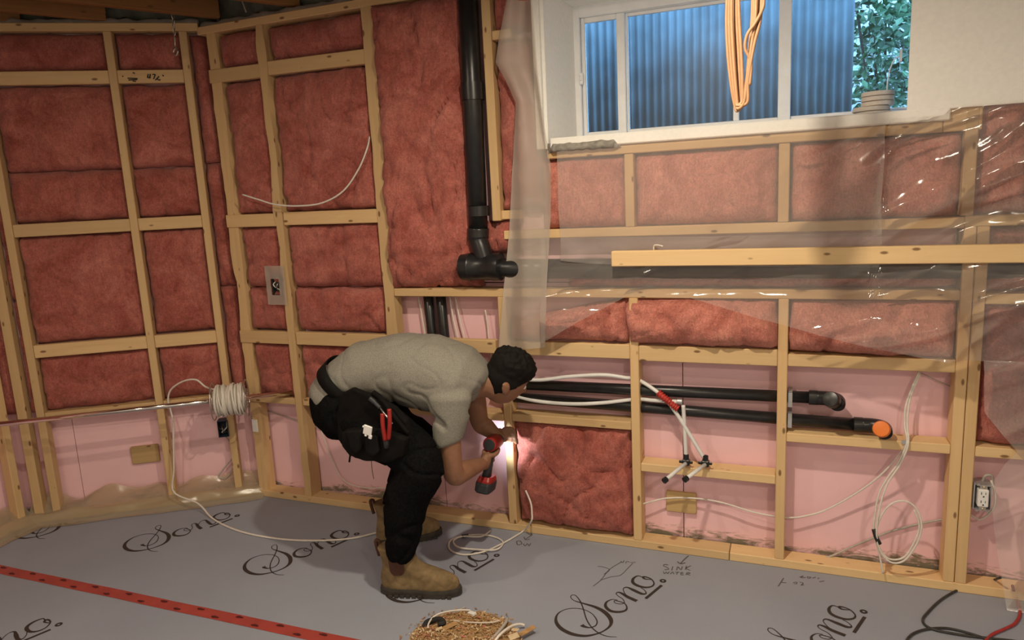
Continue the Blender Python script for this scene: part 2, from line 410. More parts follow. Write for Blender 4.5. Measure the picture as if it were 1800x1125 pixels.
def curve1(pts):
    xs = [p[0] for p in pts]; ys = [p[1] for p in pts]
    return lambda x: float(np.interp(x, xs, ys))
# ================================================================ THE ROOM
CZ = 2.56                                        # underside of the joists
XR, YR = 5.2, -4.6                               # far right and rear of the room
def struct(o): o['kind'] = 'structure'; return o
floor = struct(boxes('floor', [((-2.2, YR, -.1), (XR, .14, 0.0))], 'membrane'))
# concrete wall behind the framing, open for the window
WX0, WX1, WZ0, WZ1 = 1.845, 3.42, 1.80, 2.47
wall_back = struct(boxes('wall_back', [((-.4, .14, -.1), (WX0, .42, 2.9)), ((WX1, .14, -.1), (XR, .42, 2.9)), ((WX0, .14, -.1), (WX1, .42, WZ0)), ((WX0, .14, WZ1), (WX1, .42, 2.9))], 'concrete'))
def wall_slab(name, W, u0, u1, d0, d1, z0, z1, mat):
    c = [W.p(u, d, z) for u in (u0, u1) for d in (d0, d1) for z in (z0, z1)]
    bm = bmesh.new(); v = [bm.verts.new(p) for p in c]
    for f in ((0, 1, 3, 2), (4, 6, 7, 5), (0, 4, 5, 1), (2, 3, 7, 6), (0, 2, 6, 4), (1, 5, 7, 3)): bm.faces.new([v[i] for i in f])
    bmesh.ops.recalc_face_normals(bm, faces=bm.faces)
    return link(name, bm_done(bm, name), mat)
wall_left = struct(wall_slab('wall_left', WL, -.1, 1.6, .13, .35, -.1, 2.9, 'concrete'))
wall_side = struct(wall_slab('wall_side', WS, -.6, 4.4, .13, .35, -.1, 2.9, 'concrete'))
struct(boxes('wall_rear', [((-2.2, YR-.1, 0), (XR, YR, CZ+.3))], 'drywall'))
struct(boxes('wall_right', [((XR, YR, 0), (XR+.1, .42, CZ+.3))], 'drywall'))
ceiling = struct(boxes('ceiling', [((-2.2, YR, CZ+.24), (XR, .42, CZ+.27))], 'subfloor'))

def part(o, parent):
    bpy_par(o, parent, o.matrix_basis.copy()); return o
# foam boards
def foam(W, u0, u1, z0, z1, par, d=.10):
    o = wall_slab('foam_board', W, u0, u1, d, d+.03, z0, z1, 'foam'); return part(o, par)
for a, b_ in ((-.03, 1.18), (1.184, 2.392), (2.396, 3.93), (3.934, 4.83), (4.834, 5.19)):
    foam(WB, a, b_, 0.0, 1.205, wall_back)
for a, b_ in ((-.03, .9), (.903, 1.22)): foam(WL, a, b_, 0, 2.52, wall_left)
foam(WS, -.15, 1.2, 0, 2.5, wall_side); foam(WS, 1.203, 2.4, 0, 2.5, wall_side); foam(WS, 2.403, 3.9, 0, 2.5, wall_side)
foam(WB, -.03, 1.18, 1.21, 2.52, wall_back); foam(WB, 1.184, 1.78, 1.21, 2.52, wall_back); foam(WB, 1.79, 3.4, 1.21, 1.79, wall_back); foam(WB, 3.41, 5.19, 1.21, 2.52, wall_back)

# ---- framing of the back wall
D = .089
def st(u0, u1, z0, z1, d0=0.0, d1=D, W=WB, par=wall_back, name='stud', mat='pine'): return wboard(name, W, u0, u1, z0, z1, d0, d1, mat, par)
def bl(u0, u1, z0, z1, d0=0.0, d1=.038, W=WB, par=wall_back, name='blocking', mat='pine', tilt=0.0): return wboard(name, W, u0, u1, z0, z1, d0, d1, mat, par, tilt)
bl(.0, 2.6, 0, .038, 0, D, name='bottom_plate', mat='pine_bright'); bl(2.603, 5.19, 0, .038, 0, D, name='bottom_plate', mat='pine_bright')
bl(-.01, 1.56, 2.492, 2.53, 0, D, name='top_plate')
bl(1.56, 1.84, 2.492, 2.53, 0, D, name='top_plate')
wavy_stud(WB, .037, .098, .038, 2.492, .012, .076, 'pine', wall_back, .016, 3)          # corner stud
wavy_stud(WB, .360, .403, .038, 2.492, 0, D, 'pine', wall_back, .014, 8)
wavy_stud(WB, .968, 1.028, .038, 2.492, 0, .064, 'pine', wall_back, .007, 15)
st(1.572, 1.612, .038, 1.153)
st(1.569, 1.610, 1.50, 2.492, -.002, .062)
st(2.183, 2.221, .038, 1.153); st(2.785, 2.823, .038, 1.153)
st(3.405, 3.443, .038, 1.42, 0, D); st(3.4455, 3.484, .038, 1.42, 0, D)
st(4.02, 4.058, .038, 1.42); st(4.63, 4.668, .038, 1.42)
bl(1.026, 3.404, 1.153, 1.191, name='header_plate', d1=D); bl(3.485, 5.19, 1.14, 1.178, d1=D, name='header_plate')
bl(1.62, 3.404, 1.416, 1.455, d1=D, name='header_plate', mat='pine_bright'); bl(3.404, 5.19, 1.4205, 1.459, d1=D, name='header_plate', mat='pine_bright')
for u0, u1 in ((2.176, 2.214), (2.777, 2.817), (3.390, 3.430), (4.0, 4.038), (4.6, 4.638)): st(u0, u1, 1.4595 if u0 > 3.2 else 1.4555, 1.755 if u0 < 3.3 else 1.9, 0, .064, name='cripple_stud')
bl(1.84, 3.32, 1.757, 1.795, d1=.12, d0=.002, name='sill_plate'); bl(1.835, 2.6, 1.757, 1.795, 0.12, .30, name='sill_plate')
bl(3.322, 3.44, 1.757, 1.842, d0=.002, d1=.34, name='sill_plate')
st(3.575, 3.66, 1.52, 1.835, -.018, -.001, name='cleat', mat='pine_bright')
bl(1.612, 1.70, 2.272, 2.31, 0, .064); bl(1.60, 1.70, 1.505, 1.545, .012, .07)
# blocking rows
for (a, b_) in ((.030, .359), (.406, .967)):
    bl(a, b_, 2.250, 2.316, .004, .042, tilt=-.012); bl(a, b_, 1.514, 1.580, .004, .042, tilt=-.008); bl(a, b_, .890, .957, .004, .042)
    bl(a, b_, .556, .592, .004, D, mat='pine')
bl(1.027, 1.550, .885, .948, .0, .038); bl(1.027, 1.571, .556, .592, .0, D)
bl(1.613, 2.182, .884, .948, 0, .038, mat='pine_bright'); bl(2.222, 2.784, .878, .946, 0, .038, mat='pine_bright'); bl(2.824, 3.404, .880, .930, 0, D, mat='pine_bright')
bl(1.613, 2.182, .560, .598, 0, D); bl(2.222, 2.784, .372, .410, 0, D, mat='pine_bright'); bl(2.824, 3.404, .562, .600, 0, D, mat='pine_bright'); bl(3.485, 4.02, .560, .600, 0, D, mat='pine_bright')
# plywood pad on the foam
def pad(W, u0, u1, z0, z1, par):
    o = wboard('plywood_pad', W, u0, u1, z0, z1, .081, .0995, 'plywood', par); return o
pad(WB, 2.318, 2.452, .158, .255, wall_back)
# ---- framing of the left wall
DL = .064
def stl(u0, u1, z0, z1, **k): return st(u0, u1, z0, z1, 0, DL, WL, wall_left, **k)
def bll(u0, u1, z0, z1, **k): return bl(u0, u1, z0, z1, .003, .041, WL, wall_left, **k)
stl(.057, .095, .038, 2.512); stl(.408, .446, .038, 2.512); stl(.990, 1.028, .038, 2.512); st(1.070, 1.115, .038, 2.512, -.004, .060, WL, wall_left)
bl(.0, 1.16, 2.5125, 2.551, 0, DL, WL, wall_left, 'top_plate'); bl(.0, 1.16, 0, .038, 0, DL, WL, wall_left, 'bottom_plate')
for a, b_ in ((.447, .989), (.096, .407)):
    bll(a, b_, 2.262, 2.326); bll(a, b_, 1.524, 1.588); bll(a, b_, .898, .965)
    bl(a, b_, .566, .602, .003, DL, WL, wall_left)
pad(WL, .487, .630, .238, .338, wall_left)
# side wall
for k in range(7): st(.03+k*.61, .068+k*.61, .038, 2.512, 0, DL, WS, wall_side)
bl(0, 4.0, 2.5125, 2.551, 0, DL, WS, wall_side, 'top_plate'); bl(0, 4.0, 0, .038, 0, DL, WS, wall_side, 'bottom_plate')

# ---- joists, rim and sub-floor above the framing
jd = Vector((.50, .866, 0)).normalized(); jn = Vector((jd.y, -jd.x, 0))
ends = [Vector((-1.05, -.62, 0)), Vector((-.70, -.42, 0)), Vector((-.345, -.235, 0)), Vector((.135, .02, 0))] + [Vector((.135+.46*k, .06, 0)) for k in range(1, 13)]
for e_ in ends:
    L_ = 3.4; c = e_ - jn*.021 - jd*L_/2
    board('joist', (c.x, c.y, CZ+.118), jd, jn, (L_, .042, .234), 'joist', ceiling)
for i, (a, b_) in enumerate(((Vector((-1.1, -.60, 0)), Vector((.02, .10, 0))), (Vector((.02, .10, 0)), Vector((1.9, .10, 0))))):
    d_ = (b_-a); n_ = Vector((-d_.y, d_.x, 0)).normalized()
    o = batt('grey dusty insulation stuffed above the top plate ' + ('over the left wall' if i == 0 else 'right of the corner'), Wall(a, d_.normalized(), n_), 0, d_.length, CZ-.012, CZ+.235, 0, .02, 40+i, mat='grey_batt', group=None)
# sealant bead on the top plates
for nm, W, u0, u1, z in (('b', WB, 0, 1.5, 2.530), ('l', WL, 0, 1.12, 2.551)):
    vs = []; fs = []; n = 90
    for i in range(n+1):
        u = u0+(u1-u0)*i/n
        for k, (d_, h) in enumerate(((.012, 0), (.022, .02), (.045, .026), (.066, 0))):
            q = 1+.8*mn.noise(Vector((u*16, k*2.0, 3))); vs.append(W.p(u, d_+.01*mn.noise(Vector((u*11, k, 9))), z+h*max(.15, q)))
    for i in range(n):
        for k in range(3): fs.append((i*4+k, i*4+4+k, i*4+5+k, i*4+1+k))
    o = link('sealant_bead', mesh_from('sealant_bead', vs, fs, True), 'cable_grey'); part(o, wall_back if nm == 'b' else wall_left)

# ================================================================ WINDOW
WY = .38
win = struct(empty('window_1', (2.6, WY, 1.84)))
def wpart(name, specs, mat='vinyl', par=win, bev=.003):
    return boxes(name, specs, mat, par, bev) if par is None else boxes_rel(name, specs, mat, par, bev)
def boxes_rel(name, specs, mat, par, bev=0):
    o = boxes(name, specs, mat, None, bev); bpy_par(o, par, Matrix.Identity(4)); return o
fx0, fx1, fz0, fz1 = 1.872, 3.40, 1.832, 2.469
wpart('window_frame', [((fx0, WY-.03, fz0), (fx0+.03, WY+.05, fz1)), ((fx1-.03, WY-.03, fz0), (fx1, WY+.05, fz1)), ((fx0+.03, WY-.03, fz0), (fx1-.03, WY+.05, fz0+.028)), ((fx0+.03, WY-.03, 2.395), (fx1-.03, WY+.05, fz1))])
s1 = wpart('sliding_sash', [((1.905, WY-.012, 1.862), (1.922, WY+.012, 2.395)), ((2.070, WY-.012, 1.862), (2.108, WY+.012, 2.395)), ((1.922, WY-.012, 1.862), (2.070, WY+.012, 1.884)), ((1.922, WY-.012, 2.372), (2.070, WY+.012, 2.395))])
s2 = wpart('fixed_sash', [((2.108, WY+.010, 1.862), (2.118, WY+.03, 2.395)), ((2.762, WY-.01, 1.862), (2.812, WY+.03, 2.395)), ((2.118, WY+.010, 1.862), (2.762, WY+.03, 1.885)), ((2.118, WY+.010, 2.38), (2.762, WY+.03, 2.395)), ((2.578, WY+.014, 1.885), (2.602, WY+.03, 2.38))])
s3 = wpart('right_sash', [((3.352, WY-.01, 1.862), (3.37, WY+.03, 2.395)), ((2.812, WY+.010, 1.862), (3.352, WY+.03, 1.885)), ((2.812, WY+.010, 2.38), (3.352, WY+.03, 2.395))])
for a, b_, y in ((1.922, 2.070, WY), (2.118, 2.578, WY+.02), (2.602, 2.762, WY+.02), (2.812, 3.352, WY+.02)):
    wpart('pane', [((a-.002, y-.002, 1.882), (b_+.002, y+.002, 2.382))], 'window_glass', win, 0)
wpart('sash_lock', [((1.9, WY-.05, 2.10), (1.918, WY-.028, 2.15)), ((1.904, WY-.06, 2.115), (1.914, WY-.05, 2.135))])
# drywall: left reveal, head, sill, wall to the right of the window
struct(boxes('trim_1', [((1.800, -.012, 1.80), (1.832, .012, 2.53))], 'drywall'))
bm = bmesh.new()
q = [(1.832, .012), (1.845, .012), (1.876, WY-.03), (1.832, WY-.03)]
vb = [bm.verts.new((x, y, 1.80)) for x, y in q]; vt = [bm.verts.new((x, y, 2.47)) for x, y in q]
for k in range(4): bm.faces.new((vb[k], vb[(k+1) % 4], vt[(k+1) % 4], vt[k]))
bm.faces.new(vb[::-1]); bm.faces.new(vt)
struct(link('trim_2', bm_done(bm, 'trim_2'), 'drywall'))
struct(boxes('trim_3', [((1.80, -.012, 2.445), (3.204, WY-.03, 2.52))], 'drywall'))
# the sill is a board whose front is patched with lumpy mortar at its left end
struct(boxes('trim_4', [((1.86, -.014, 1.796), (3.34, WY-.031, 1.842))], 'drywall', None, .004))
vs = []; fs = []; n = 60
for i in range(n+1):
    u = 1.845+.32*i/n; tp = min(1, i/6, (n-i)/6)
    for k, (d_, z) in enumerate(((.0, 1.782), (-.024, 1.786), (-.028, 1.800), (-.018, 1.816), (.0, 1.822))):
        vs.append((u, d_*tp+.007*mn.noise(Vector((u*40, k*1.3, 2))), z+.007*mn.noise(Vector((u*30, k*.9, 7)))))
for i in range(n):
    for k in range(4): fs.append((i*5+k, i*5+5+k, i*5+6+k, i*5+1+k))
struct(link('trim_5', mesh_from('trim_5', vs, fs, True), 'mortar'))
dw = struct(boxes('wall_drywall', [((3.204, -.013, 1.835), (XR, -.0005, 2.535)), ((3.204, -.013, 1.812), (3.312, -.0005, 1.835))], 'drywall'))

# ---- outside: corrugated well, bush, neighbour's siding
vs = []; fs = []; n = 420; R_ = .80; cx = 2.25
pts = []
for i in range(n+1):
    t = i/n; L0 = t*3.1
    if L0 < .35: x, y, nx, ny = 1.45, .42+L0, 1, 0
    else:
        a = min((L0-.35)/.45, math.pi/2)
        if a < math.pi/2: x, y, nx, ny = 1.45+.45*(1-math.cos(a)), .77+.45*math.sin(a), math.cos(a), -math.sin(a)
        else: x, y, nx, ny = 1.90+(L0-.35-.45*math.pi/2), 1.22, 0, -1
    wv = .008*math.sin(L0*2*math.pi/.044)
    pts.append((x+nx*wv, y+ny*wv))
pts = [p for p in pts if p[0] < PB(1502, 90, 1.22).x]
for x, y in pts: vs += [(x, y, 1.35), (x, y, 3.6)]
for i in range(len(pts)-1): fs.append((2*i, 2*i+2, 2*i+3, 2*i+1))
me = mesh_from('window_well', vs, fs, True)
well = link('window_well', me, 'well_steel'); md = well.modifiers.new('t', 'SOLIDIFY'); md.thickness = .002
recenter(well); tag(well, 'corrugated grey steel window well outside the basement window', 'window well')
struct(boxes('ground', [((-.5, .42, 1.30), (6.5, 3.6, 1.40))], 'earth'))
nb = empty('neighbour_house', (4.6, 3.4, 1.4), 'grey lap sided house seen past the leaves through the window', 'house')
for k in range(12): boxes_rel('siding_plank', [((2.9, 3.40-.012*(k % 1), 1.4+k*.16), (6.4, 3.43, 1.4+k*.16+.15))], 'siding', nb)
boxes_rel('wall_sheathing', [((2.9, 3.431, 1.4), (6.4, 3.5, 3.4))], 'dark', nb)
rng = random.Random(5)
def leaves(name, c, rad, n, size, label):
    root = empty(name, (c[0], c[1], 1.4), label, 'bush')
    bm = bmesh.new()
    for _ in range(n):
        while True:
            p = Vector((rng.uniform(-1, 1), rng.uniform(-1, 1), rng.uniform(-1, 1)))
            if .25 < p.length < 1: break
        p = Vector((c[0]+p.x*rad[0], c[1]+p.y*rad[1], c[2]+p.z*rad[2]))
        a = Vector((rng.gauss(0, 1), rng.gauss(0, 1), rng.gauss(-.3, .7))).normalized(); b2 = a.cross(Vector((rng.gauss(0, 1), rng.gauss(0, 1), rng.gauss(0, 1)))).normalized()
        s = size*rng.uniform(.6, 1.3); nn = a.cross(b2)
        v = [bm.verts.new(p), bm.verts.new(p+a*s*.5+b2*s*.28), bm.verts.new(p+a*s-nn*s*.12), bm.verts.new(p+a*s*.5-b2*s*.28)]
        bm.faces.new(v)
    o = link('foliage', bm_done(bm, 'foliage'), 'leaf'); bpy_par(o, root, Matrix.Identity(4)); o['kind'] = 'stuff'
    for k in range(5):
        a = rng.uniform(0, 6.28); tube_p = [Vector((c[0], c[1], 1.4)), Vector((c[0]+.1*math.cos(a), c[1]+.1*math.sin(a), (1.4+c[2])/2)), Vector((c[0]+rad[0]*.7*math.cos(a), c[1]+rad[1]*.7*math.sin(a), c[2]+rad[2]*.4))]
        tube('branch', tube_p, [.012]*8+[.008]*9, 'earth', root)
    return root
bq = PB(1570, 70, 1.75)
leaves('leafy_bush', (bq.x, 1.75, bq.z), (.34, .22, .50), 1500, .06, 'green leafy bush outside at the right end of the window')
leaves('leafy_bush', (bq.x+.45, 2.6, bq.z+.1), (.6, .3, .6), 900, .08, 'green bush behind the nearer one outside the window')
tube('weed', [(2.02, .62, 1.40), (2.03, .62, 1.7), (2.06, .60, 1.93)], .006, 'leaf')
o = bpy.data.objects['weed']; recenter(o); tag(o, 'small green weed at the lower left window pane', 'weed')

# ================================================================ INSULATION
sd = 1
def nb_(label, W, u0, u1, z0, z1, **k):
    global sd; sd += 1
    return batt(label, W, u0, u1, z0, z1, seed=sd, **k)
L1a, L1b, L2a, L2b, L0a = .447, .989, .096, .407, 1.03
wide, nar, cor = 'wide left-wall bay', 'narrow left-wall bay', 'sliver bay beside the corner'
for a, b_, nm in ((L1a, L1b, 'the wide left wall bay'), (L2a, L2b, 'the narrow left wall bay')):
    nb_('pink batt above the top blocking in ' + nm, WL, a, b_, 2.328, 2.508, d=.020)
    nb_('tall pink batt under the top blocking in ' + nm, WL, a, b_, 1.846, 2.260, d=.020)
    nb_('pink batt resting on the middle blocking in ' + nm, WL, a, b_, 1.590, 1.842, d=.020)
    nb_('large pink batt below the middle blocking in ' + nm, WL, a, b_, .967, 1.522, d=.020)
    nb_('lowest pink batt, above the bare foam, in ' + nm, WL, a, b_, .604, .896, d=.020)
for z0, z1, q in ((1.86, 2.50, 'upper'), (1.20, 1.855, 'middle'), (.60, 1.195, 'lower')):
    nb_(q + ' narrow pink batt squeezed into the corner left of the back wall', WL, -.03, .054, z0, z1, d=.030, bulge=.01)
    nb_(q + ' narrow pink batt between the doubled studs at the far left', WL, 1.03, 1.068, z0, z1, d=.020, bulge=.006)
nb_('slim pink batt tucked left of the outermost left wall stud', WL, 1.116, 1.20, .60, 2.50, d=.02, bulge=.006)
nb_('pink batt filling the side wall at the left edge', WS, .07, .64, .60, 2.49, d=.02)
for a, b_, nm in ((.101, .359, 'first back wall bay from the corner'), (.406, .967, 'second back wall bay from the corner')):
    ov = .014
    nb_('pink batt above the top blocking, ' + nm, WB, a, b_, 2.320, 2.484, d=.015, over=ov)
    nb_('tall pink batt between the upper blocking rows, ' + nm, WB, a, b_, 1.582, 2.250, d=.015, over=ov)
    nb_('pink batt hanging under the middle blocking, ' + nm, WB, a, b_, 1.195, 1.514, d=.015, over=ov)
    nb_('pink batt standing on the lower blocking, ' + nm, WB, a, b_, .960, 1.190, d=.015, over=ov)
    nb_('lowest pink batt above bare foam, ' + nm, WB, a, b_, .594, .888, d=.015, over=ov)
def big(s, t, u, z, d): return u - .012*math.exp(-s*14)*(1 if t < .5 else .2), z, d-.028*math.exp(-((s-.03)/.25)**2)-.01
nb_('tall loose pink batt bulging beside the black vertical pipe', WB, 1.024, 1.475, 1.193, 2.49, d=.006, bulge=.03, rough=1.5, skew=big)
nb_('narrow pink batt behind the hanging plastic, right of the black pipe', WB, 1.612, 1.80, 1.55, 2.27, d=.01, bulge=.02)
nb_('small pink batt at the top behind the hanging plastic', WB, 1.612, 1.80, 2.312, 2.49, d=.01, bulge=.02)
nb_('crumpled pink batt stuffed above the black pipe elbow', WB, 1.49, 1.66, 1.35, 1.50, d=.02, bulge=.02, rough=1.8)
nb_('pink batt low in the chase below the black pipe, behind plastic', WB, 1.9, 3.40, 1.1945, 1.245, d=.018, bulge=.016, depth=.05)
for a, b_, q in ((1.80, 2.174, 'left'), (2.216, 2.775, 'second'), (2.819, 3.388, 'third')): nb_(q + ' pink batt under the window sill, behind clear plastic', WB, a, b_, 1.458, 1.755, d=.012, bulge=.008, rough=.6, mat='insulation_lit')
nb_('torn pink batt behind plastic right of the window', WB, 3.10, 3.388, 1.50, 1.74, d=.008, bulge=.004, rough=.5, depth=.015, mat='insulation_lit')
nb_('pink batt under the drywall at the right edge', WB, 3.432, 3.99, 1.462, 1.9, d=.02, bulge=.012, rough=.6, mat='insulation_lit')
nb_('pink wad of insulation bulging through under the right end of the window', WB, 3.25, 3.37, 1.47, 1.60, d=-.004, bulge=.020, rough=.9, depth=.02, mat='insulation_lit')
def wedge(s, t, u, z, d): return u, z-(1-s)*t*.11, d
nb_('wedge of pink batt above the blocking, left of the jutting batt', WB, 1.615, 2.178, .952, 1.150, d=.0, bulge=.03, rough=1.5, skew=wedge, mat='insulation_lit')
def jut(s, t, u, z, d): return u-.03*(1-s)*t, z+.018*t*math.exp(-s*4), d-.035*math.exp(-((t-.35)/.4)**2)
nb_('brightly lit pink batt jutting out in front of its stud', WB, 2.180, 2.783, .950, 1.150, d=-.002, bulge=.035, rough=1.3, skew=jut, depth=.10, mat='insulation_lit')
def sag(s, t, u, z, d): return u, z-.012*(s)*math.exp(-t*5), d-.022*math.exp(-((t-.3)/.35)**2)
nb_('pink batt sagging under the plastic between the two right studs', WB, 2.826, 3.40, .940, 1.150, d=-.0, bulge=.032, rough=1.0, skew=sag, depth=.09, mat='insulation_lit')
nb_('pink batt lit by the drill, low between two studs', WB, 1.616, 2.180, .042, .556, d=.004, bulge=.028, rough=1.3)
nb_('pink batt behind plastic at the right edge', WB, 3.487, 4.018, .604, 1.138, d=.01, bulge=.02)
nb_('pink batt over the header at the right edge behind plastic', WB, 3.487, 4.018, 1.18, 1.417, d=.03, bulge=.01)

# ================================================================ PIPES
def pipe(name, label, pts, r, mat='abs_black', cat='pipe', smooth=False, seg=20):
    o = tube(name, pts, r, mat, None, smooth, seg); recenter(o); return tag(o, label, cat)
rp = .0445
vroot = empty('drain_pipe', (1.51, 0, 1.28), 'thick black drain stack dropping beside the window into an elbow', 'pipe')
tube('pipe_length', [(1.512, .0, 2.70), (1.508, -.005, 2.1), (1.500, -.008, 1.45)], rp, 'abs_black', vroot, False, 24)
lathe('coupling', [(0, .0445), (.001, .051), (.075, .051), (.076, .0445)], (1.5085, -.004, 2.03), (0, 0, 1), 'abs_black', vroot)
lathe('coupling', [(0, .0445), (.001, .050), (.045, .050), (.046, .0445)], (1.506, -.006, 1.525), (0, 0, 1), 'abs_black', vroot)
el = [Vector((1.500, -.008, 1.47)), Vector((1.498, -.010, 1.42)), Vector((1.515, -.015, 1.37)), Vector((1.535, -.018, 1.30))]
el_old = [Vector((1.500, -.008, 1.47)), Vector((1.500, -.008, 1.40)), Vector((1.503, -.008, 1.345)), Vector((1.525, -.008, 1.305)), Vector((1.565, -.008, 1.288)), Vector((1.63, -.008, 1.286))]
tube('elbow', el, [.050]*8+[.044]*17, 'abs_black', vroot, True, 24)
lathe('clean_out_hub', [(0, .034), (.002, .060), (.045, .064), (.05, .060), (.15, .060), (.155, .063), (.195, .063), (.197, .046)], (1.413, -.020, 1.296), (1, 0, 0), 'abs_black', vroot)
lathe('clean_out_plug', [(0, .0), (.001, .024), (.012, .024), (.013, .03)], (1.401, -.020, 1.296), (1, 0, 0), 'abs_black', vroot)
pipe('drain_pipe', 'long thick black horizontal drain pipe running behind the clear plastic', [(1.60, -.008, 1.286), (1.70, -.004, 1.284), (1.95, .048, 1.276), (3.2, .048, 1.271), (5.1, .048, 1.262)], rp, smooth=True)
rs = .0245
def drain(label, z0, z1, xe, tip, capmat, yb=.048):
    r = empty('drain_pipe', (xe, yb, z1), label, 'pipe')
    tube('pipe_length', [(1.60, yb, z0), (xe-.05, yb, z1)], rs, 'abs_black', r, False, 20)
    lathe('hub', [(0, rs), (.001, .030), (.032, .030), (.033, rs)], (xe-.085, yb, z1+.0003), (1, 0, 0), 'abs_black', r)
    e = [Vector((xe-.055, yb, z1)), Vector((xe-.02, yb, z1)), Vector((xe+.008, yb-.010, z1)), Vector((xe+.020, yb-.036, z1)), Vector((xe+.018, yb-.07, z1-.002))]
    tube('elbow', e, .029, 'abs_black', r, True, 20)
    tip = Vector(tip); tube('stub', [(xe+.016, yb-.05, z1-.002), tip], rs, 'abs_black', r, False, 20)
    cd_ = (tip-Vector((xe+.016, yb-.05, z1-.002))).normalized()
    lathe('end_cap', [(-.03, .0255), (-.029, .031), (0.0, .031), (.006, .028), (.009, .012)], tip, cd_, capmat, r)
    return r
drain('upper black drain line ending in a black capped elbow', .728, .742, 2.99, PB(1460, 702, -.07), 'abs_black')
drain('lower black drain line ending in an orange capped elbow', .664, .640, 3.158, PB(1549, 754, -.09), 'orange_cap')
for x, z in ((2.835, .738), (2.835, .650)):
    o = boxes('pipe_strap', [((x-.008, .015, z-.032), (x+.008, .019, z+.032)), ((x-.008, .015, z+.030), (x+.008, .088, z+.034))], 'galvanized'); recenter(o)
    tag(o, ('galvanized strap holding the upper drain line at its stud' if z > .7 else 'galvanized strap holding the lower drain line at its stud'), 'pipe strap')
# black vent pipes seen low, left of the hanging plastic
pipe('vent_pipe', 'black pipe behind the header, left of the hanging plastic', [(1.20, .072, .40), (1.165, .072, 1.40)], .0245)
pipe('vent_pipe', 'second black pipe beside it behind the header', [(1.27, .070, .40), (1.235, .070, 1.40)], .0245)

# PEX
rx = .0085
def pex(label, pts, mat='pex_white', r=rx):
    o = tube('water_pipe', pts, r, mat, None, True, 12); recenter(o); return tag(o, label, 'water pipe')
pex('upper white water pipe arching behind the head to the stud', [(1.50, .04, .770), PB(940, 668, .02), PB(1000, 662, .01), PB(1060, 659, .005), PB(1100, 664, .02), (2.20, .04, .785), PB(1140, 678, .02), PB(1165, 697, .005), PB(1183, 718, .0), PB(1207, 755, -.002), PB(1238, 806, -.004)])
pex('lower white water pipe running through the stud', [(1.50, .04, .70), PB(920, 700, .03), PB(960, 707, .02), PB(1010, 710, .01), PB(1060, 708, .02), (2.20, .04, .692), PB(1150, 704, .02), PB(1192, 706, .0)])
pex('short white water pipe dropping to the left valve stub', [PB(1201, 712, .0), PB(1203, 745, .0), PB(1206, 806, -.002)])
def elbow_fit(p, label):
    r = empty('pipe_elbow', p, label, 'pipe fitting'); p = Vector(p)
    lathe('collar', [(-.002, rx), (0, .0125), (.022, .0125), (.024, rx)], p+Vector((0, 0, -.004)), (0, 0, 1), 'abs_black', r, 14)
    boxes_rel('body', [((p.x-.016, p.y-.014, p.z-.030), (p.x+.016, p.y+.014, p.z-.002))], 'abs_black', r, .004)
    boxes_rel('ear', [((p.x-.030, p.y-.004, p.z-.022), (p.x+.028, p.y+.004, p.z-.010))], 'abs_black', r, .002); return r
for (px, py), (qx, qy), q in (((1206, 806), (1168, 845), 'left'), ((1240, 808), (1204, 843), 'right')):
    p = PB(px, py, -.004); e = PB(qx, qy, -.13)
    elbow_fit(p, 'black elbow fitting at the foot of the %s water pipe' % q)
    s = p + Vector((0, -.012, -.018))
    r = empty('pipe_stub', e, 'white water stub with black cap poking out, the %s one' % q, 'water pipe')
    tube('pipe_length', [s, e], rx, 'pex_white', r, False, 12)
    dv = (e-s).normalized(); lathe('cap', [(-.014, rx), (-.013, .0125), (.004, .0125), (.006, .008)], e, dv, 'abs_black', r, 16)
p = PB(1199, 706, 0.0)
o = lathe('pipe_elbow', [(-.002, rx), (0, .0115), (.020, .0115), (.022, rx)], p+Vector((-.02, 0, 0)), (1, 0, 0), 'galvanized', None, 14); recenter(o); tag(o, 'small grey elbow where the lower water pipe turns down', 'pipe fitting')
o = tube('red_tape_wrap', [PB(1157, 690, .006), PB(1166, 698, .0), PB(1175, 705, -.002), PB(1184, 713, -.002), PB(1192, 719, -.002)], [.014 + .004*math.sin(k*1.9) for k in range(33)], 'red_tape', None, True, 10); recenter(o); tag(o, 'crumpled red tape wrapped where the two water pipes cross', 'tape')

# ================================================================ PLASTIC FILM
bc = curve1([(1.80, .955), (1.98, 1.06), (2.18, 1.165), (2.45, 1.160), (2.75, 1.085), (3.05, 1.005), (3.30, .955), (3.45, .935), (3.52, .93), (4.6, .93)])
tc_ = curve1([(1.80, 1.42), (2.5, 1.41), (3.10, 1.41), (3.13, 1.70), (3.15, 1.812), (3.32, 1.815), (3.33, 1.838), (4.6, 1.838)])
def P_main(s, t):
    u = 1.80+(4.3-1.80)*s; z = bc(u)+(tc_(u)-bc(u))*t
    bul = .098*(1/(1+math.exp((z-1.135)/.022)))*(1/(1+math.exp((u-3.40)/.02)))*(.55+.45/(1+math.exp((2.16-u)/.03)))
    wad = .030*math.exp(-((u-3.31)/.08)**2-((z-1.54)/.08)**2)
    return Vector((u, -.008-bul-wad, z))
o = film('vapour_barrier', 'wide clear plastic vapour barrier draped across the framing below the window', P_main, 'film', 300, 130, .011, 1, off=.004, folds=lambda p: .25+1.0/(1+math.exp((2.9-p.x)/.12)))
def P_up(s, t):
    u = 1.892+(3.135-1.892)*s; z0 = 1.30-.02*s+.02*math.exp(-s*9); return Vector((u + (1-t)*.004*math.sin(9*t), -.018, z0+(1.800-z0)*t))
o = film('vapour_barrier', 'second clear plastic layer stapled directly under the window sill', P_up, 'film_layer', 200, 90, .007, 2, off=.004, sharp=.4, folds=lambda p: .9/(1+math.exp((2.75-p.x)/.08)))
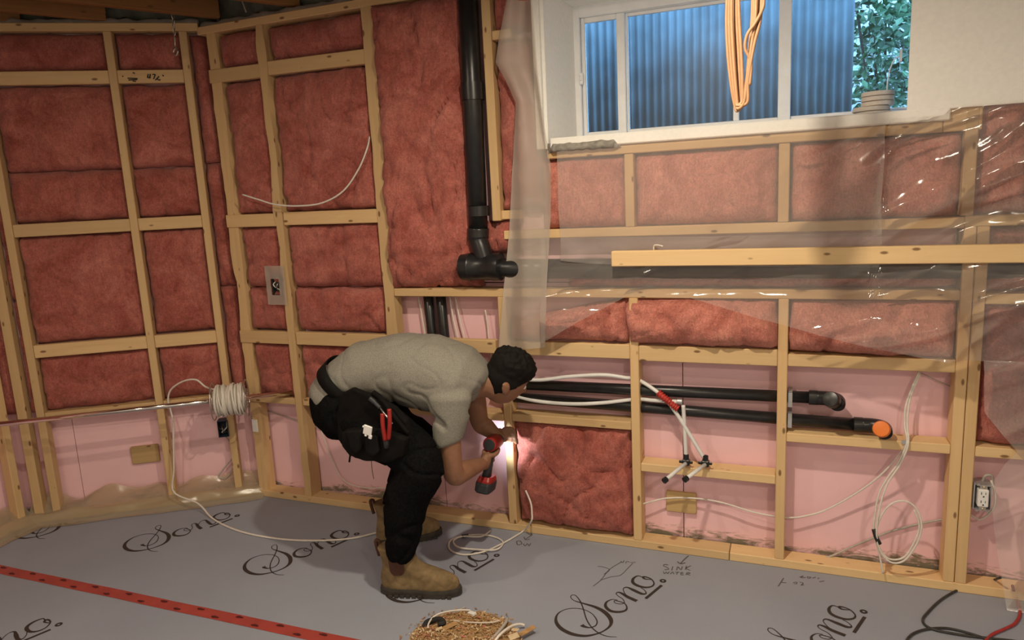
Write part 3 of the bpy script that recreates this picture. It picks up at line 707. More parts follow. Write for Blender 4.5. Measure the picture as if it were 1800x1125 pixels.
lft = curve1([(0.0, 3.60), (.1, 3.585), (.45, 3.53), (.55, 3.575), (.60, 3.61), (.66, 3.56), (.74, 3.50), (.93, 3.485)])
def P_right(s, t):
    z = .004+.935*t; u0 = lft(z); u = u0+(4.3-u0)*s; return Vector((u, -.012-.06*math.exp(-z/.10), z))
o = film('vapour_barrier', 'clear plastic sheet hanging to the floor at the right edge', P_right, 'film_layer', 90, 120, .010, 3, off=.008, folds=lambda p: .7)
el_ = [(0, 893), (60, 880), (110, 872), (150, 893), (180, 906), (280, 900), (400, 893), (520, 884), (605, 878)]
er_ = [(0, 938), (120, 946), (220, 957), (290, 968), (380, 966), (500, 959), (612, 956)]
lf_, rf_ = curve1(el_), curve1(er_)
def P_strip(s, t):
    y = 612*(1-t); x = lf_(y)+(rf_(y)-lf_(y))*s
    p = PB(x, y if y > 0 else 0, -.045); p.y += .016*math.sin(s*7+t*4) + .02*math.exp(-t*5)*(s-.5)
    if t > .97: pass
    return p
o = film('hanging_plastic', 'milky folded strip of plastic hanging beside the window', P_strip, 'film_thick', 40, 220, .011, 4, sharp=.9)
def P_skirt(s, t):
    u = -.06+1.20*s; prof = [(.085, .115), (.05, .085), (.0, .058), (-.018, .045), (-.040, .020), (-.060, .006), (-.085-.03*mn.noise(Vector((u*5, 2, 2))), .003)]
    k = t*(len(prof)-1); i = min(int(k), len(prof)-2); f = k-i
    d_ = prof[i][0]*(1-f)+prof[i+1][0]*f; z = prof[i][1]*(1-f)+prof[i+1][1]*f
    z = z*(1+.5*mn.noise(Vector((u*6, t*3, 5))))
    return WL.p(u, d_, max(.002, z))
o = film('plastic_skirt', 'crumpled yellowed plastic flap covering the bottom plate of the left wall', P_skirt, 'film_skirt', 120, 24, .012, 5, W=WL)
def P_skirt2(s, t):
    u = .0+1.6*s; prof = [(.085, .115), (.0, .058), (-.04, .02), (-.07, .006), (-.10-.03*mn.noise(Vector((u*5, 2, 2))), .003)]
    k = t*(len(prof)-1); i = min(int(k), len(prof)-2); f = k-i
    d_ = prof[i][0]*(1-f)+prof[i+1][0]*f; z = prof[i][1]*(1-f)+prof[i+1][1]*f
    return WS.p(u, d_, max(.002, z))
o = film('plastic_skirt', 'yellowed plastic flap turning toward the camera at the left edge', P_skirt2, 'film_skirt', 70, 20, .012, 6, W=WS)

# loose 2x3 nailed in front of the plastic
o = board('loose_board', ((2.13+5.0)/2, -.058, 1.329), (1, 0, .0), (0, 1, 0), (2.87, .038, .064), 'pine_bright'); tag(o, 'long bright board fixed horizontally in front of the clear plastic', 'board')
# ================================================================ CABLES, BOXES, SMALL THINGS
def cable(label, pts, mat='cable_white', r=.0038, cat='cable', name='cable', flat=1.0, group=None):
    o = tube(name, pts, r, mat, None, True, 8, 8, flat); recenter(o); return tag(o, label, cat, group)
# loose tail on the back wall
cable('loose white cable curling across two bays of the back wall', [PB(426, 342, -.05), PB(455, 351, -.05), PB(482, 359, -.045), PB(520, 362, -.04), PB(565, 357, -.035), PB(603, 336, -.03), PB(630, 298, -.02), PB(645, 262, -.01), PB(650, 240, .02)], r=.0042)
# right hand bay bundle
cable('white cable dropping from the blocking to the staple, right bay', [PB(1616, 652, .06), PB(1604, 680, .05), PB(1592, 715, .04), PB(1590, 745, .03), PB(1594, 770, .0), PB(1592, 785, -.010), PB(1578, 815, -.012), PB(1560, 840, -.012), PB(1545, 868, -.015), PB(1538, 905, -.02), PB(1536, 935, -.02), PB(1545, 970, -.02), PB(1552, 1008, -.02)])
cable('white cable looped into a hanging coil in the right bay', [PB(1618, 655, .06), PB(1600, 700, .045), PB(1595, 745, .03), PB(1597, 770, -.002), PB(1594, 790, -.012), PB(1580, 820, -.014), PB(1560, 850, -.02), PB(1548, 885, -.03), PB(1541, 930, -.035), PB(1546, 965, -.035), PB(1565, 988, -.035), PB(1590, 985, -.035), PB(1612, 955, -.035), PB(1620, 925, -.035), PB(1612, 896, -.03), PB(1592, 881, -.03), PB(1568, 885, -.03), PB(1550, 905, -.03), PB(1540, 935, -.028), PB(1545, 962, -.028), PB(1562, 982, -.03), PB(1588, 980, -.03), PB(1606, 955, -.03), PB(1616, 925, -.028), PB(1607, 896, -.028)])
cable('white cable sweeping left from the staple to the stud', [PB(1596, 772, -.006), PB(1580, 800, .01), PB(1545, 838, .03), PB(1500, 870, .05), PB(1450, 897, .06), PB(1415, 907, .06), PB(1390, 910, .055), PB(1362, 908, .05)])
cable('white cable drooping across the plywood pad', [PB(1362, 908, .05), PB(1320, 899, .05), PB(1275, 885, .055), PB(1240, 878, .06), PB(1205, 875, .065), PB(1170, 876, .06), PB(1140, 883, .05), PB(1115, 890, .045)])
cable('thin grey cable lying along the foam behind the coil', [PB(1665, 912, .085), PB(1620, 920, .09), PB(1560, 936, .09), PB(1500, 960, .09), PB(1462, 977, .08), PB(1445, 982, .07)], 'cable_grey', .0045)
cable('thin dark wire crossing to the double stud', [PB(1618, 655, .08), PB(1645, 668, .085), PB(1676, 682, .085)], 'cable_grey', .002)
for k, (a, b_, c_) in enumerate((((735, 520), (740, 545), (748, 592)), ((790, 520), (797, 560), (806, 600)), ((800, 520), (808, 560), (818, 602)), ((853, 545), (857, 570), (860, 600)))):
    cable(('first', 'second', 'third', 'fourth')[k] + ' white cable from the left in the gap above the bent man', [PB(*a, .07), PB(*b_, .07), PB(*c_, .06), PB(c_[0]+8, c_[1]+60, .06)])
cable('thin white cable behind the man on the pink foam', [PB(553, 712, .05), PB(566, 760, .06), PB(585, 810, .08), PB(605, 845, .08), PB(640, 857, .085), PB(690, 858, .085)], r=.0032)
cable('white cable lying across the foam by the corner', [PB(470, 722, .09), PB(510, 735, .09), PB(560, 752, .09), PB(620, 775, .09)], r=.0032, mat='cable_grey')
# staple
o = boxes('cable_staple', [((PB(1585, 778).x, -.006, .59), (PB(1598, 778).x, -.001, .606))], 'galvanized'); recenter(o); tag(o, 'metal staple pinning the white cables to the blocking', 'staple')
o = tube('tape_wrap', [PB(1536, 930, -.022), PB(1540, 944, -.03), PB(1546, 956, -.03)], .009, 'abs_black', None, True, 10); recenter(o); tag(o, 'black tape binding the hanging white coil', 'tape')
# floor coil
lp = []
def fl(x, y, z=.006): return PZ(x, y, z)
cable('white cable coil lying on the grey floor beside the boot', [PB(924, 862, -.03), PB(933, 884, -.045), PB(935, 902, -.055), PB(934, 916, -.062), fl(921, 932, .012), fl(905, 943), fl(880, 957), fl(850, 970), fl(815, 975), fl(791, 966), fl(792, 950), fl(815, 942), fl(850, 940), fl(875, 946), fl(884, 955), fl(872, 966, .012), fl(840, 966, .012), fl(806, 962, .012), fl(797, 951, .013), fl(812, 943, .014), fl(845, 943, .012), fl(862, 933)], r=.0042)
o = tube('tape_wrap', [fl(812, 943, .012), fl(823, 941, .012)], .009, 'cable_black', None, True, 8); recenter(o); tag(o, 'dark twist tie around the floor coil', 'tape')
# black and red cables, lower right
cable('black cord looping on the floor at the lower right corner', [PB(1760, 1015, -.02), fl(1738, 1022), fl(1700, 1030), fl(1660, 1050), fl(1632, 1075), fl(1622, 1092), fl(1640, 1106), fl(1690, 1116), fl(1740, 1122), fl(1800, 1130), fl(1840, 1150)], 'cable_black', .0045, 'cord')
cable('second black cord loop at the bottom right', [fl(1590, 1150), fl(1596, 1122), fl(1620, 1108), fl(1660, 1104), fl(1700, 1112), fl(1750, 1128), fl(1800, 1140)], 'cable_black', .0045, 'cord')
cable('red cord trailing from the plastic across the floor', [PB(1780, 1030, -.05), fl(1784, 1046), fl(1793, 1075), fl(1785, 1095), fl(1765, 1106), fl(1745, 1115), fl(1728, 1130), fl(1700, 1150)], 'cable_red', .0055, 'cord')
# orange coil hanging from the joists
root = empty('cable_coil', (2.66, -.62, 1.80), 'orange electrical cable coil hanging in front of the window', 'cable')
rr = random.Random(3)
for k in range(6):
    o_ = k*3.2; yy = -.62 - .012*(k % 3)
    a = [PB(1280+o_*1.1, -40, yy), PB(1277+o_*1.4, 30, yy), PB(1279+o_*1.5, 90, yy), PB(1284+o_*1.3, 140, yy), PB(1290+o_*.9, 178, yy), PB(1294+rr.uniform(0, 7), 195-k*2.0, yy-.005), PB(1304+o_*.6, 180, yy-.01), PB(1312+o_*.5-k, 140, yy-.012), PB(1318+k*1.5, 80, yy-.012), PB(1322+k*3.0, 30, yy-.012), PB(1324+k*3.2, -40, yy)]
    tube('cable_loop', a, .0048, 'cable_orange', root, True, 10)
tube('cable_loop', [PB(1340, -20, -.66), PB(1342, 10, -.66), PB(1328, 40, -.665), PB(1314, 60, -.665), PB(1310, 85, -.66), PB(1320, 110, -.655), PB(1318, 150, -.655)], .0048, 'cable_orange', root, True, 10)
# hanging chain with snap hook
root = empty('snap_hook', PB(308, 92, -.12), 'small metal snap hook hanging on a short chain at the corner', 'hook')
hp = [PB(303, 18, -.12), PB(309, 92, -.12)]
def torus_bm(bm, c, ax1, ax2, a, b2, r, n=14):
    P = [Vector(c)+Vector(ax1)*a*math.cos(2*math.pi*k/n)+Vector(ax2)*b2*math.sin(2*math.pi*k/n) for k in range(n+1)]
    bm_tube(bm, P, r, 6, False)
for k in range(4):
    bm = bmesh.new(); c = hp[0].lerp(hp[1], .12+k*.135)
    torus_bm(bm, c, (1, 0, 0) if k % 2 else (.3, 1, 0), (.05, 0, 1), .006, .0165, .0022); o = link('chain_link', bm_done(bm, 'chain_link', True), 'steel'); bpy_par(o, root, Matrix.Translation(-Vector((0, 0, 0))))
bm = bmesh.new(); c = hp[1]
bm_tube(bm, catmull([hp[0].lerp(hp[1], .62), hp[0].lerp(hp[1], .75), hp[0].lerp(hp[1], .86), c+Vector((.010, 0, .014)), c+Vector((.014, 0, 0)), c+Vector((0, 0, -.014)), c+Vector((-.014, 0, -.002)), c+Vector((-.010, 0, .012)), c+Vector((.0, 0, .018))], 5), .0042, 8)
o = link('hook', bm_done(bm, 'hook', True), 'steel'); bpy_par(o, root, Matrix.Identity(4))
lathe('eye_screw', [(0, .003), (.002, .007), (.01, .007), (.012, .003)], hp[0]-Vector((0, 0, .006)), (0, 0, 1), 'steel', root, 10)
cable('thin grey wire looped out of the joists at the corner', [PB(418, -20, .05), PB(427, 5, .05), PB(433, 22, .06)], 'cable_grey', .004)
# rod with the cable spool
RZ = .622
ra, rb = PZ(-60, 752, RZ), PZ(514, 689.5, RZ); dr = (rb-ra).normalized()
o = tube('closet_rod', [ra, rb], .0125, 'chrome', None, False, 20); recenter(o); tag(o, 'long chrome rod carrying the cable spool along the left wall', 'rod')
sc0 = PZ(404, 702, RZ); t0 = (sc0-ra).dot(dr); sc0 = ra + dr*t0
root = empty('cable_spool', sc0 - Vector((0, 0, .1)), 'spool of white cable threaded on the chrome rod', 'cable spool')
SW = .083
drop = Vector((0, 0, -.004))
for s in (-1, 1):
    bm = bmesh.new(); c = sc0+dr*SW*s+drop
    e1 = dr.cross(Vector((0, 0, 1))).normalized(); e2 = dr.cross(e1)
    torus_bm(bm, c, e1, e2, .098, .098, .0035, 32); torus_bm(bm, c, e1, e2, .05, .05, .003, 24)
    for k in range(4):
        a = k*math.pi/2+.4; bm_tube(bm, [c+(e1*math.cos(a)+e2*math.sin(a))*.018, c+(e1*math.cos(a)+e2*math.sin(a))*.098], .003, 6)
    o = link('flange', bm_done(bm, 'flange', True), 'steel'); bpy_par(o, root, Matrix.Identity(4))
lathe('core', [(-SW, .019), (-SW+.001, .03), (SW-.001, .03), (SW, .019)], sc0+drop, dr, 'cable_grey', root, 20)
lathe('wound_layers', [(-SW+.006, .03), (-SW+.008, .068), (SW-.008, .068), (SW-.006, .03)], sc0+drop, dr, 'cable_white', root, 24)
for lay, (rad, turns, ph, sk) in enumerate(((.073, 15, 0, .0), (.080, 7, 1.1, .018), (.083, 4.0, 2.0, -.03))):
    P = []; n = int(turns*22)
    for i in range(n+1):
        a = 2*math.pi*turns*i/n + ph; x = -SW+.016+(2*SW-.032)*i/n + sk*math.sin(a*.5+ph)+.004*math.sin(a*.31+lay)
        x = max(-SW+.008, min(SW-.008, x))
        P.append(sc0+drop+dr*x+(e1*math.cos(a)+e2*math.sin(a))*(rad+.003*math.sin(a*1.7)))
    bm = bmesh.new(); bm_tube(bm, P, .0052, 6); o = link('cable_winding', bm_done(bm, 'cable_winding', True), 'cable_white'); bpy_par(o, root, Matrix.Identity(4))
def near(x, y, d): return sc0 + (PB(x, y, sc0.y) - sc0) + Vector((0, d, 0))
tail = [sc0+drop+dr*(-.05)+Vector((0, -.03, .070)), near(366, 678, -.02), near(352, 665, -.03), near(332, 667, -.04), near(314, 680, -.05), near(311, 697, -.06), near(318, 715, -.07), near(325, 735, -.08), near(328, 775, -.09), near(331, 815, -.10), near(336, 850, -.12), fl(348, 885, .05), fl(372, 910, .008), fl(405, 928), fl(450, 941), fl(510, 949), fl(570, 950), fl(620, 946), fl(660, 937), fl(690, 928)]
tube('cable_tail', tail, .0048, 'cable_white', root, True, 8)
# junction boxes
def box_dev(name, label, W, u, z, mat, inner, proud=.02, wd=.055, ht=.095):
    c = W.p(u, -proud/2, z); root = empty(name, W.p(u, .0, z-ht/2), label, 'electrical box')
    X, N = W.u, W.n
    def bx(n, u0, u1, z0, z1, d0, d1, m):
        bm = bmesh.new(); bm_box(bm, (u0, d0, z0), (u1, d1, z1))
        for v in bm.verts: v.co = W.p(v.co.x, v.co.y, v.co.z)
        bmesh.ops.recalc_face_normals(bm, faces=bm.faces); bmesh.ops.bevel(bm, geom=bm.edges[:], offset=.0012, segments=1, affect='EDGES')
        o = link(n, bm_done(bm, n), m); bpy_par(o, root, Matrix.Identity(4)); return o
    h, q = ht/2, wd/2; t = .004
    bx('side', u-q, u-q+t, z-h, z+h, -proud, .05, mat); bx('side', u+q-t, u+q, z-h, z+h, -proud, .05, mat)
    bx('side', u-q+t, u+q-t, z-h, z-h+t, -proud, .05, mat); bx('side', u-q+t, u+q-t, z+h-t, z+h, -proud, .05, mat)
    bx('back_plate', u-q+t, u+q-t, z-h+t, z+h-t, .044, .05, mat)
    if inner == 'wires':
        for k in range(4):
            P = [W.p(u+(k-1.5)*.009, .04, z+h*.6), W.p(u+(k-1.5)*.012, -.004, z+h*.1), W.p(u-(k-1.5)*.008, .01, z-h*.5), W.p(u+(k-1.5)*.004, .03, z-h*.7)]
            o = tube('wire', P, .003, ('cable_white', 'cable_black', 'steel', 'cable_black')[k], root)
    if inner == 'device':
        bx('device', u-.017, u+.017, z-.036, z+.036, -proud-.006, .02, 'outlet_white')
    return root
box_dev('junction_box', 'dark plastic junction box below the spool, left of the stud', WL, .118, .412, 'box_blue', 'wires', .012)
box_dev('junction_box', 'metal junction box with pale device on the corner stud', WB, .058, .415, 'galvanized', 'device', -.012, .052, .105)
r_ = box_dev('junction_box', 'dark junction box in a milky plastic pan on the back wall stud', WB, .322, 1.205, 'dark', 'wires', .004, .060, .105)
vs = []; fs = []
n = 12
for j in range(n+1):
    for i in range(n+1):
        u = .262+.125*i/n; z = 1.105+.205*j/n; hole = abs(u-.322) < .02 and abs(z-1.205) < .04
        vs.append((u, -.010+.004*mn.noise(Vector((u*30, z*30, 1))), z))
for j in range(n):
    for i in range(n):
        u = .262+.125*(i+.5)/n; z = 1.105+.205*(j+.5)/n
        if abs(u-.322) < .026 and abs(z-1.205) < .045: continue
        k = j*(n+1)+i; fs.append((k, k+1, k+n+2, k+n+1))
o = link('plastic_pan', mesh_from('plastic_pan', vs, fs, True), 'film_thick'); bpy_par(o, r_, Matrix.Identity(4))
cable('grey cable looped below the dark junction box', [WL.p(.118, .02, .364), WL.p(.10, .05, .30), WL.p(.10, .07, .22), WL.p(.16, .075, .15), WL.p(.19, .07, .11), WL.p(.15, .06, .10), WL.p(.11, .06, .15), WL.p(.10, .07, .21)], 'cable_grey', .004)
# duplex receptacle on the double stud
ox, oz, oy = 3.516, .405, -.012
root = empty('wall_outlet', (ox, .0, oz-.055), 'white duplex receptacle in a steel box on the right double stud', 'outlet')
boxes_rel('steel_box', [((ox-.029, oy+.006, oz-.05), (ox-.026, .055, oz+.05)), ((ox+.026, oy+.006, oz-.05), (ox+.029, .055, oz+.05)), ((ox-.026, oy+.006, oz-.05), (ox+.026, .055, oz-.047)), ((ox-.026, oy+.006, oz+.047), (ox+.026, .055, oz+.05)), ((ox-.026, .05, oz-.047), (ox+.026, .055, oz+.047))], 'galvanized', root)
fc = boxes_rel('receptacle', [((ox-.0175, oy-.010, oz-.034), (ox+.0175, oy+.02, oz+.034))], 'outlet_white', root, .003)
sl = []
for s in (-1, 1):
    z = oz+s*.0165
    sl += [((ox-.0085, oy-.0106, z-.001), (ox-.0062, oy-.0095, z+.009)), ((ox+.0052, oy-.0106, z), (ox+.0072, oy-.0095, z+.008)), ((ox-.0026, oy-.0106, z-.011), (ox+.0026, oy-.0095, z-.006))]
o = boxes('slots', sl, 'dark'); bpy_par(o, fc, Matrix.Identity(4))
boxes_rel('mounting_strap', [((ox-.012, oy-.002, oz+.034), (ox+.012, oy, oz+.052)), ((ox-.012, oy-.002, oz-.052), (ox+.012, oy, oz-.034)), ((ox-.022, oy-.002, oz+.046), (ox-.012, oy, oz+.056)), ((ox+.012, oy-.002, oz+.046), (ox+.022, oy, oz+.056)), ((ox-.022, oy-.002, oz-.056), (ox-.012, oy, oz-.046)), ((ox+.012, oy-.002, oz-.056), (ox+.022, oy, oz-.046))], 'steel', root)
for s in (-1, 1): lathe('terminal_screw', [(0, .004), (.004, .004), (.005, .002)], (ox, oy-.002, oz+s*.043), (0, -1, 0), 'brass', root, 10)
cable('white cable curving from the right receptacle box', [(ox+.03, .02, oz+.06), (ox+.045, .01, oz), (ox+.04, .02, oz-.06), (ox+.01, .04, oz-.11), (ox-.02, .06, oz-.105)], 'cable_white', .004)
cable('grey cable clamped on top of the right receptacle box', [(ox+.005, .03, oz+.05), (ox+.01, .02, oz+.075), (ox+.03, .02, oz+.078), (ox+.04, .03, oz+.04)], 'cable_grey', .005)
# rolls on the sill
rx0, ry0 = 3.128, .20
for k in range(5):
    dx = (.0, -.004, .003, -.012, -.006)[4-k] if k < 2 else (.002, .004, .0, .0, .0)[k]
    r0 = .066 if k < 2 else .058; z0 = 1.8425+k*.0185
    o = lathe('tape_roll', [(0, .02), (.0004, r0-.003), (.002, r0), (.0155, r0), (.0175, r0-.003), (.018, .02)], (rx0+dx-(.010 if k < 2 else 0), ry0, z0), (0, 0, 1), 'roll_tan', None, 28); recenter(o)
    tag(o, ('bottom', 'second lowest', 'middle', 'second highest', 'top')[k] + ' tan roll in the stack on the window sill', 'roll', 'stack of rolls on the sill')
o = boxes('wire_clip', [((3.196, .18, 1.985+.05), (3.203, .20, 2.03+.05))], 'outlet_white'); recenter(o); tag(o, 'tiny white clip on the drywall edge beside the window', 'clip')
cable('thin white wire from the clip down to the rolls', [(3.199, .19, 2.06), (3.178, .19, 2.045), (3.165, .195, 2.01), (3.160, .20, 1.97), (3.158, .2, 1.934)], 'outlet_white', .0022, 'wire')

# ================================================================ FLOOR PRINT
def stroke_verts(pts, wid, n=7):
    """flat calligraphic stroke; pts 2D, wid per point"""
    P = catmull([Vector((p[0], p[1], 0)) for p in pts], n); ws = np.interp(np.linspace(0, len(pts)-1, len(P)), range(len(pts)), wid)
    vs = []
    for i, p in enumerate(P):
        t = P[min(i+1, len(P)-1)]-P[max(i-1, 0)]; t.normalize(); nrm = Vector((-t.y, t.x, 0)); vs += [p+nrm*ws[i]/2, p-nrm*ws[i]/2]
    fs = [(2*i, 2*i+1, 2*i+3, 2*i+2) for i in range(len(P)-1)]
    return vs, fs
def zp(x, y): q = PZ(920+x/3.75, 940+y/3.75, 0); return (q.x-2.356, q.y+.243)     # traced from the clearest print
T, K, H = .0035, .016, .0022
STROKES = [
 ([(320, 398), (312, 412), (335, 435), (400, 455), (480, 480), (540, 515), (576, 560), (572, 600), (530, 635), (470, 658), (400, 668), (320, 655), (250, 620), (216, 575), (222, 530), (260, 500), (320, 486), (390, 492), (450, 520), (484, 565), (478, 598), (440, 613), (400, 606), (385, 596)], [T, T, T, .008, .015, .019, .017, .010, .006, .008, .013, .017, .017, .013, .007, T, T, T, T, .005, .005, .005, .013, .017]),
 ([(320, 398), (345, 402), (375, 440), (395, 490), (415, 555), (445, 605), (490, 645), (550, 670), (615, 675)], [T, T, .005, .005, .005, .005, .005, T, H]),
 ([(620, 432), (585, 428), (548, 445), (543, 475), (575, 503), (630, 510), (672, 500), (682, 480), (668, 455), (630, 440), (600, 436), (605, 450), (640, 458), (668, 450)], [T, T, .008, .013, .015, .013, .009, .006, .005, .005, T, T, T, T]),
 ([(668, 450), (655, 425), (625, 405), (612, 390), (625, 380), (650, 388), (690, 412), (748, 438)], [T, T, T, T, .006, .012, .016, .017]),
 ([(680, 405), (662, 375), (660, 355), (685, 348), (730, 368), (780, 390), (808, 388), (800, 368), (775, 350)], [T, T, T, .008, .016, .014, .006, T, T]),
 ([(790, 283), (755, 272), (725, 290), (722, 315), (750, 335), (800, 348), (845, 342), (861, 322), (845, 295), (810, 280), (790, 280), (800, 292), (845, 297)], [T, .006, .011, .014, .015, .012, .008, .006, .006, .008, .012, .008, T]),
 ([(806, 422), (912, 334)], [.012, .012]),
]
V, Fc = [], []
for pts, wd in STROKES:
    v, f = stroke_verts([zp(*p) for p in pts], wd); k = len(V); V += v; Fc += [tuple(i+k for i in q) for q in f]
dc = zp(920, 305); k = len(V)
for i in range(16): a = i*math.pi/8; V += [Vector((dc[0]+.014*math.cos(a), dc[1]+.014*math.sin(a), 0)), Vector((dc[0]+.005*math.cos(a), dc[1]+.005*math.sin(a), 0))]
Fc += [(k+2*i, k+2*((i+1) % 16), k+2*((i+1) % 16)+1, k+2*i+1) for i in range(16)]
pm = mesh_from('printed_word', V, Fc)
pm.materials.append(MATS['ink'])
for j in range(4):
    for i in range(-3, 4):
        x = 2.356+(i)*.7515-(0 if j % 2 == 0 else .0); y = -.243-j*1.01
        if j == 1: x = 2.356-.008+(i)*.7455
        if x-.35 < -1.0 or x > 4.9 or (j == 0 and i == -3 and False): continue
        o = bpy.data.objects.new('printed_word', pm); sc.collection.objects.link(o); o.location = (x, y, .0012); o.parent = floor
o = bpy.data.objects.new('printed_word', pm); sc.collection.objects.link(o); o.location = (-.60, -.31, .0012); o.parent = floor
# hand-written pen notes
def pen(label_px, strokes, w=.0035):
    V, Fc = [], []
    for s in strokes:
        P = [PZ(*p) for p in s]
        v, f = stroke_verts([(p.x, p.y) for p in P], [w]*len(P), 4); k = len(V); V += v; Fc += [tuple(i+k for i in q) for q in f]
    o = link('pen_note', mesh_from('pen_note', V, Fc), 'pen', None, (0, 0, .0013)); o.parent = floor; return o
def z7(*pp): return [(920+x/3.75, 940+y/3.75) for x, y in pp]
pen('', [z7((1088, 140), (1060, 165), (1035, 192)), z7((1015, 178), (1035, 192), (1068, 186))], .005)
pen('', [z7((955, 200), (930, 197), (925, 207), (945, 215), (958, 228), (930, 232)), z7((985, 210), (978, 235)), z7((1010, 235), (1018, 212), (1038, 232), (1048, 210)), z7((1075, 208), (1068, 232)), z7((1105, 205), (1073, 222), (1100, 236))], .004)
pen('', [z7((922, 243), (930, 258), (942, 247), (950, 258), (962, 244)), z7((968, 260), (985, 246), (992, 260)), z7((1000, 248), (1030, 248)), z7((1016, 248), (1010, 262)), z7((1055, 250), (1040, 250), (1038, 264), (1058, 265)), z7((1040, 257), (1055, 257)), z7((1072, 266), (1080, 250), (1100, 254), (1080, 260), (1100, 268))], .0035)
pen('', [z7((490, 210), (520, 212), (568, 232), (530, 262)), z7((460, 340), (510, 300), (570, 228), (650, 178)), z7((510, 300), (580, 278), (640, 268), (690, 220), (720, 190)), z7((640, 175), (655, 185), (665, 170)), z7((675, 190), (680, 178), (700, 180)), z7((705, 185), (740, 182))], .003)
def z8(*pp): return [(1320+x/3.75, 960+y/3.75) for x, y in pp]
pen('', [z8((215, 212), (180, 266)), z8((200, 240), (232, 243))], .004)
pen('', [z8((278, 242), (300, 238), (302, 248), (285, 250)), z8((320, 238), (345, 245), (330, 258), (350, 256)), z8((320, 205), (345, 198), (330, 210), (360, 208)), z8((370, 203), (395, 206), (380, 214), (370, 203)), z8((405, 212), (428, 206)), z8((440, 216), (450, 210)), z8((450, 236), (485, 230))], .003)
pen('', [[(936, 940), (924, 948)], [(921, 944), (924, 949), (931, 948)], [(908, 952), (914, 951), (917, 956), (910, 958), (908, 952)], [(920, 956), (923, 960), (927, 956), (930, 960), (933, 955)]], .004)
# red seam tape
A, B_ = Vector((-1.0, -1.035, 0)), Vector((4.6, -.965, 0)); A = Vector((-.95, -1.026, 0)); tdir = (B_-A).normalized(); tn = Vector((-tdir.y, tdir.x, 0)); Lt = (B_-A).length
vs = []; fs = []; n = 120
for i in range(n+1):
    c = A+tdir*Lt*i/n; wob = .003*mn.noise(Vector((i*.15, 0, 0)))
    for s in (-1, -.33, .33, 1): vs.append(c+tn*(s*.029+wob)+Vector((0, 0, .0010+.0012*abs(mn.noise(Vector((i*.4, s, 3)))))))
for i in range(n):
    for k in range(3): fs.append((i*4+k, i*4+4+k, i*4+5+k, i*4+1+k))
tape = link('seam_tape', mesh_from('seam_tape', vs, fs, True), 'seam_tape'); recenter(tape); tag(tape, 'long red tape sealing the seam of the grey floor underlay', 'tape')
for row in (-1, 1):
    for k in range(28):
        t = .05+k*.20 + (.10 if row > 0 else 0)
        if t > Lt-.05: break
        c = A+tdir*t+tn*row*.014
        v = [c+tdir*(.019*math.cos(a))+tn*(.0065*math.sin(a)*(1+.3*math.sin(3*a+k)))+Vector((0, 0, .0028)) for a in np.linspace(0, 2*math.pi, 10, endpoint=False)]
        me = mesh_from('printed_mark', v, [tuple(range(10))]); o = link('printed_mark', me, 'tape_ink'); o.parent = tape; o.matrix_parent_inverse = Matrix.Identity(4); o.location = -tape.location
        if k == 0 and row == -1: pass

# ================================================================ DEBRIS PILE
rg = random.Random(11)
root = empty('debris_pile', (1.75, -.84, 0), 'heap of sawdust, wood chips and trimmings swept together on the floor', 'debris')
cx, cy, ax, ay = 1.735, -.87, .205, .19
vs = []; fs = []; n = 40
def hgt(x, y):
    q = ((x-cx)/ax)**2+((y-cy)/ay)**2
    return max(0, 1-q)**.8*.034*(1+.6*mn.noise(Vector((x*22, y*22, 1)))) + .003*mn.noise(Vector((x*80, y*80, 2)))*(1 if q < 1 else 0)
for j in range(n+1):
    for i in range(n+1):
        a = 2*math.pi*i/n; rr_ = j/n*(1.05+.12*mn.noise(Vector((math.cos(a)*2, math.sin(a)*2, 4)))); x = cx+ax*rr_*math.cos(a); y = cy+ay*rr_*math.sin(a); vs.append((x, y, max(.0008, hgt(x, y))))
for j in range(n):
    for i in range(n): fs.append((j*(n+1)+i, j*(n+1)+i+1, (j+1)*(n+1)+i+1, (j+1)*(n+1)+i))
o = link('sawdust', mesh_from('sawdust', vs, fs, True), 'dust'); bpy_par(o, root, Matrix.Identity(4)); o['kind'] = 'stuff'
for mname, cnt, sz in (('chip', 1900, .0085), ('chip_pale', 700, .008), ('chip_red', 240, .009)):
    bm = bmesh.new()
    for _ in range(cnt):
        rad = math.sqrt(rg.random())*(1.0 if rg.random() < .85 else 1.2); a = rg.uniform(0, 6.283); x = cx+ax*rad*math.cos(a); y = cy+ay*rad*math.sin(a)
        l = sz*rg.uniform(.4, 2.0); w_ = l*rg.uniform(.12, .5); th = rg.uniform(.0008, .002)
        mt = Matrix.Translation((x, y, max(.002, hgt(x, y)+rg.uniform(.0, .008)))) @ Matrix.Rotation(rg.uniform(0, 6.28), 4, 'Z') @ Matrix.Rotation(rg.gauss(0, .35), 4, 'Y') @ Matrix.Rotation(rg.gauss(0, .35), 4, 'X')
        bm_box(bm, (-l/2, -w_/2, -th/2), (l/2, w_/2, th/2), mt)
    bmesh.ops.recalc_face_normals(bm, faces=bm.faces)
    o = link('wood_chips', bm_done(bm, 'wood_chips'), mname); bpy_par(o, root, Matrix.Identity(4)); o['kind'] = 'stuff'
def z9(x, y, z=.035): return PZ(730+x/7.826, 1050+y/7.826, z)
cable('white cable offcut arched over the left of the debris', [z9(175, 420), z9(180, 370), z9(230, 290), z9(330, 225, .04), z9(480, 190, .035), z9(620, 175, .03), z9(760, 178, .03)], r=.0032, name='cable_offcut')
cable('pale cable offcut lying across the middle of the debris', [z9(520, 315), z9(640, 335), z9(800, 348), z9(950, 350), z9(1080, 340), z9(1165, 318)], 'roll_tan', .0032, name='cable_offcut')
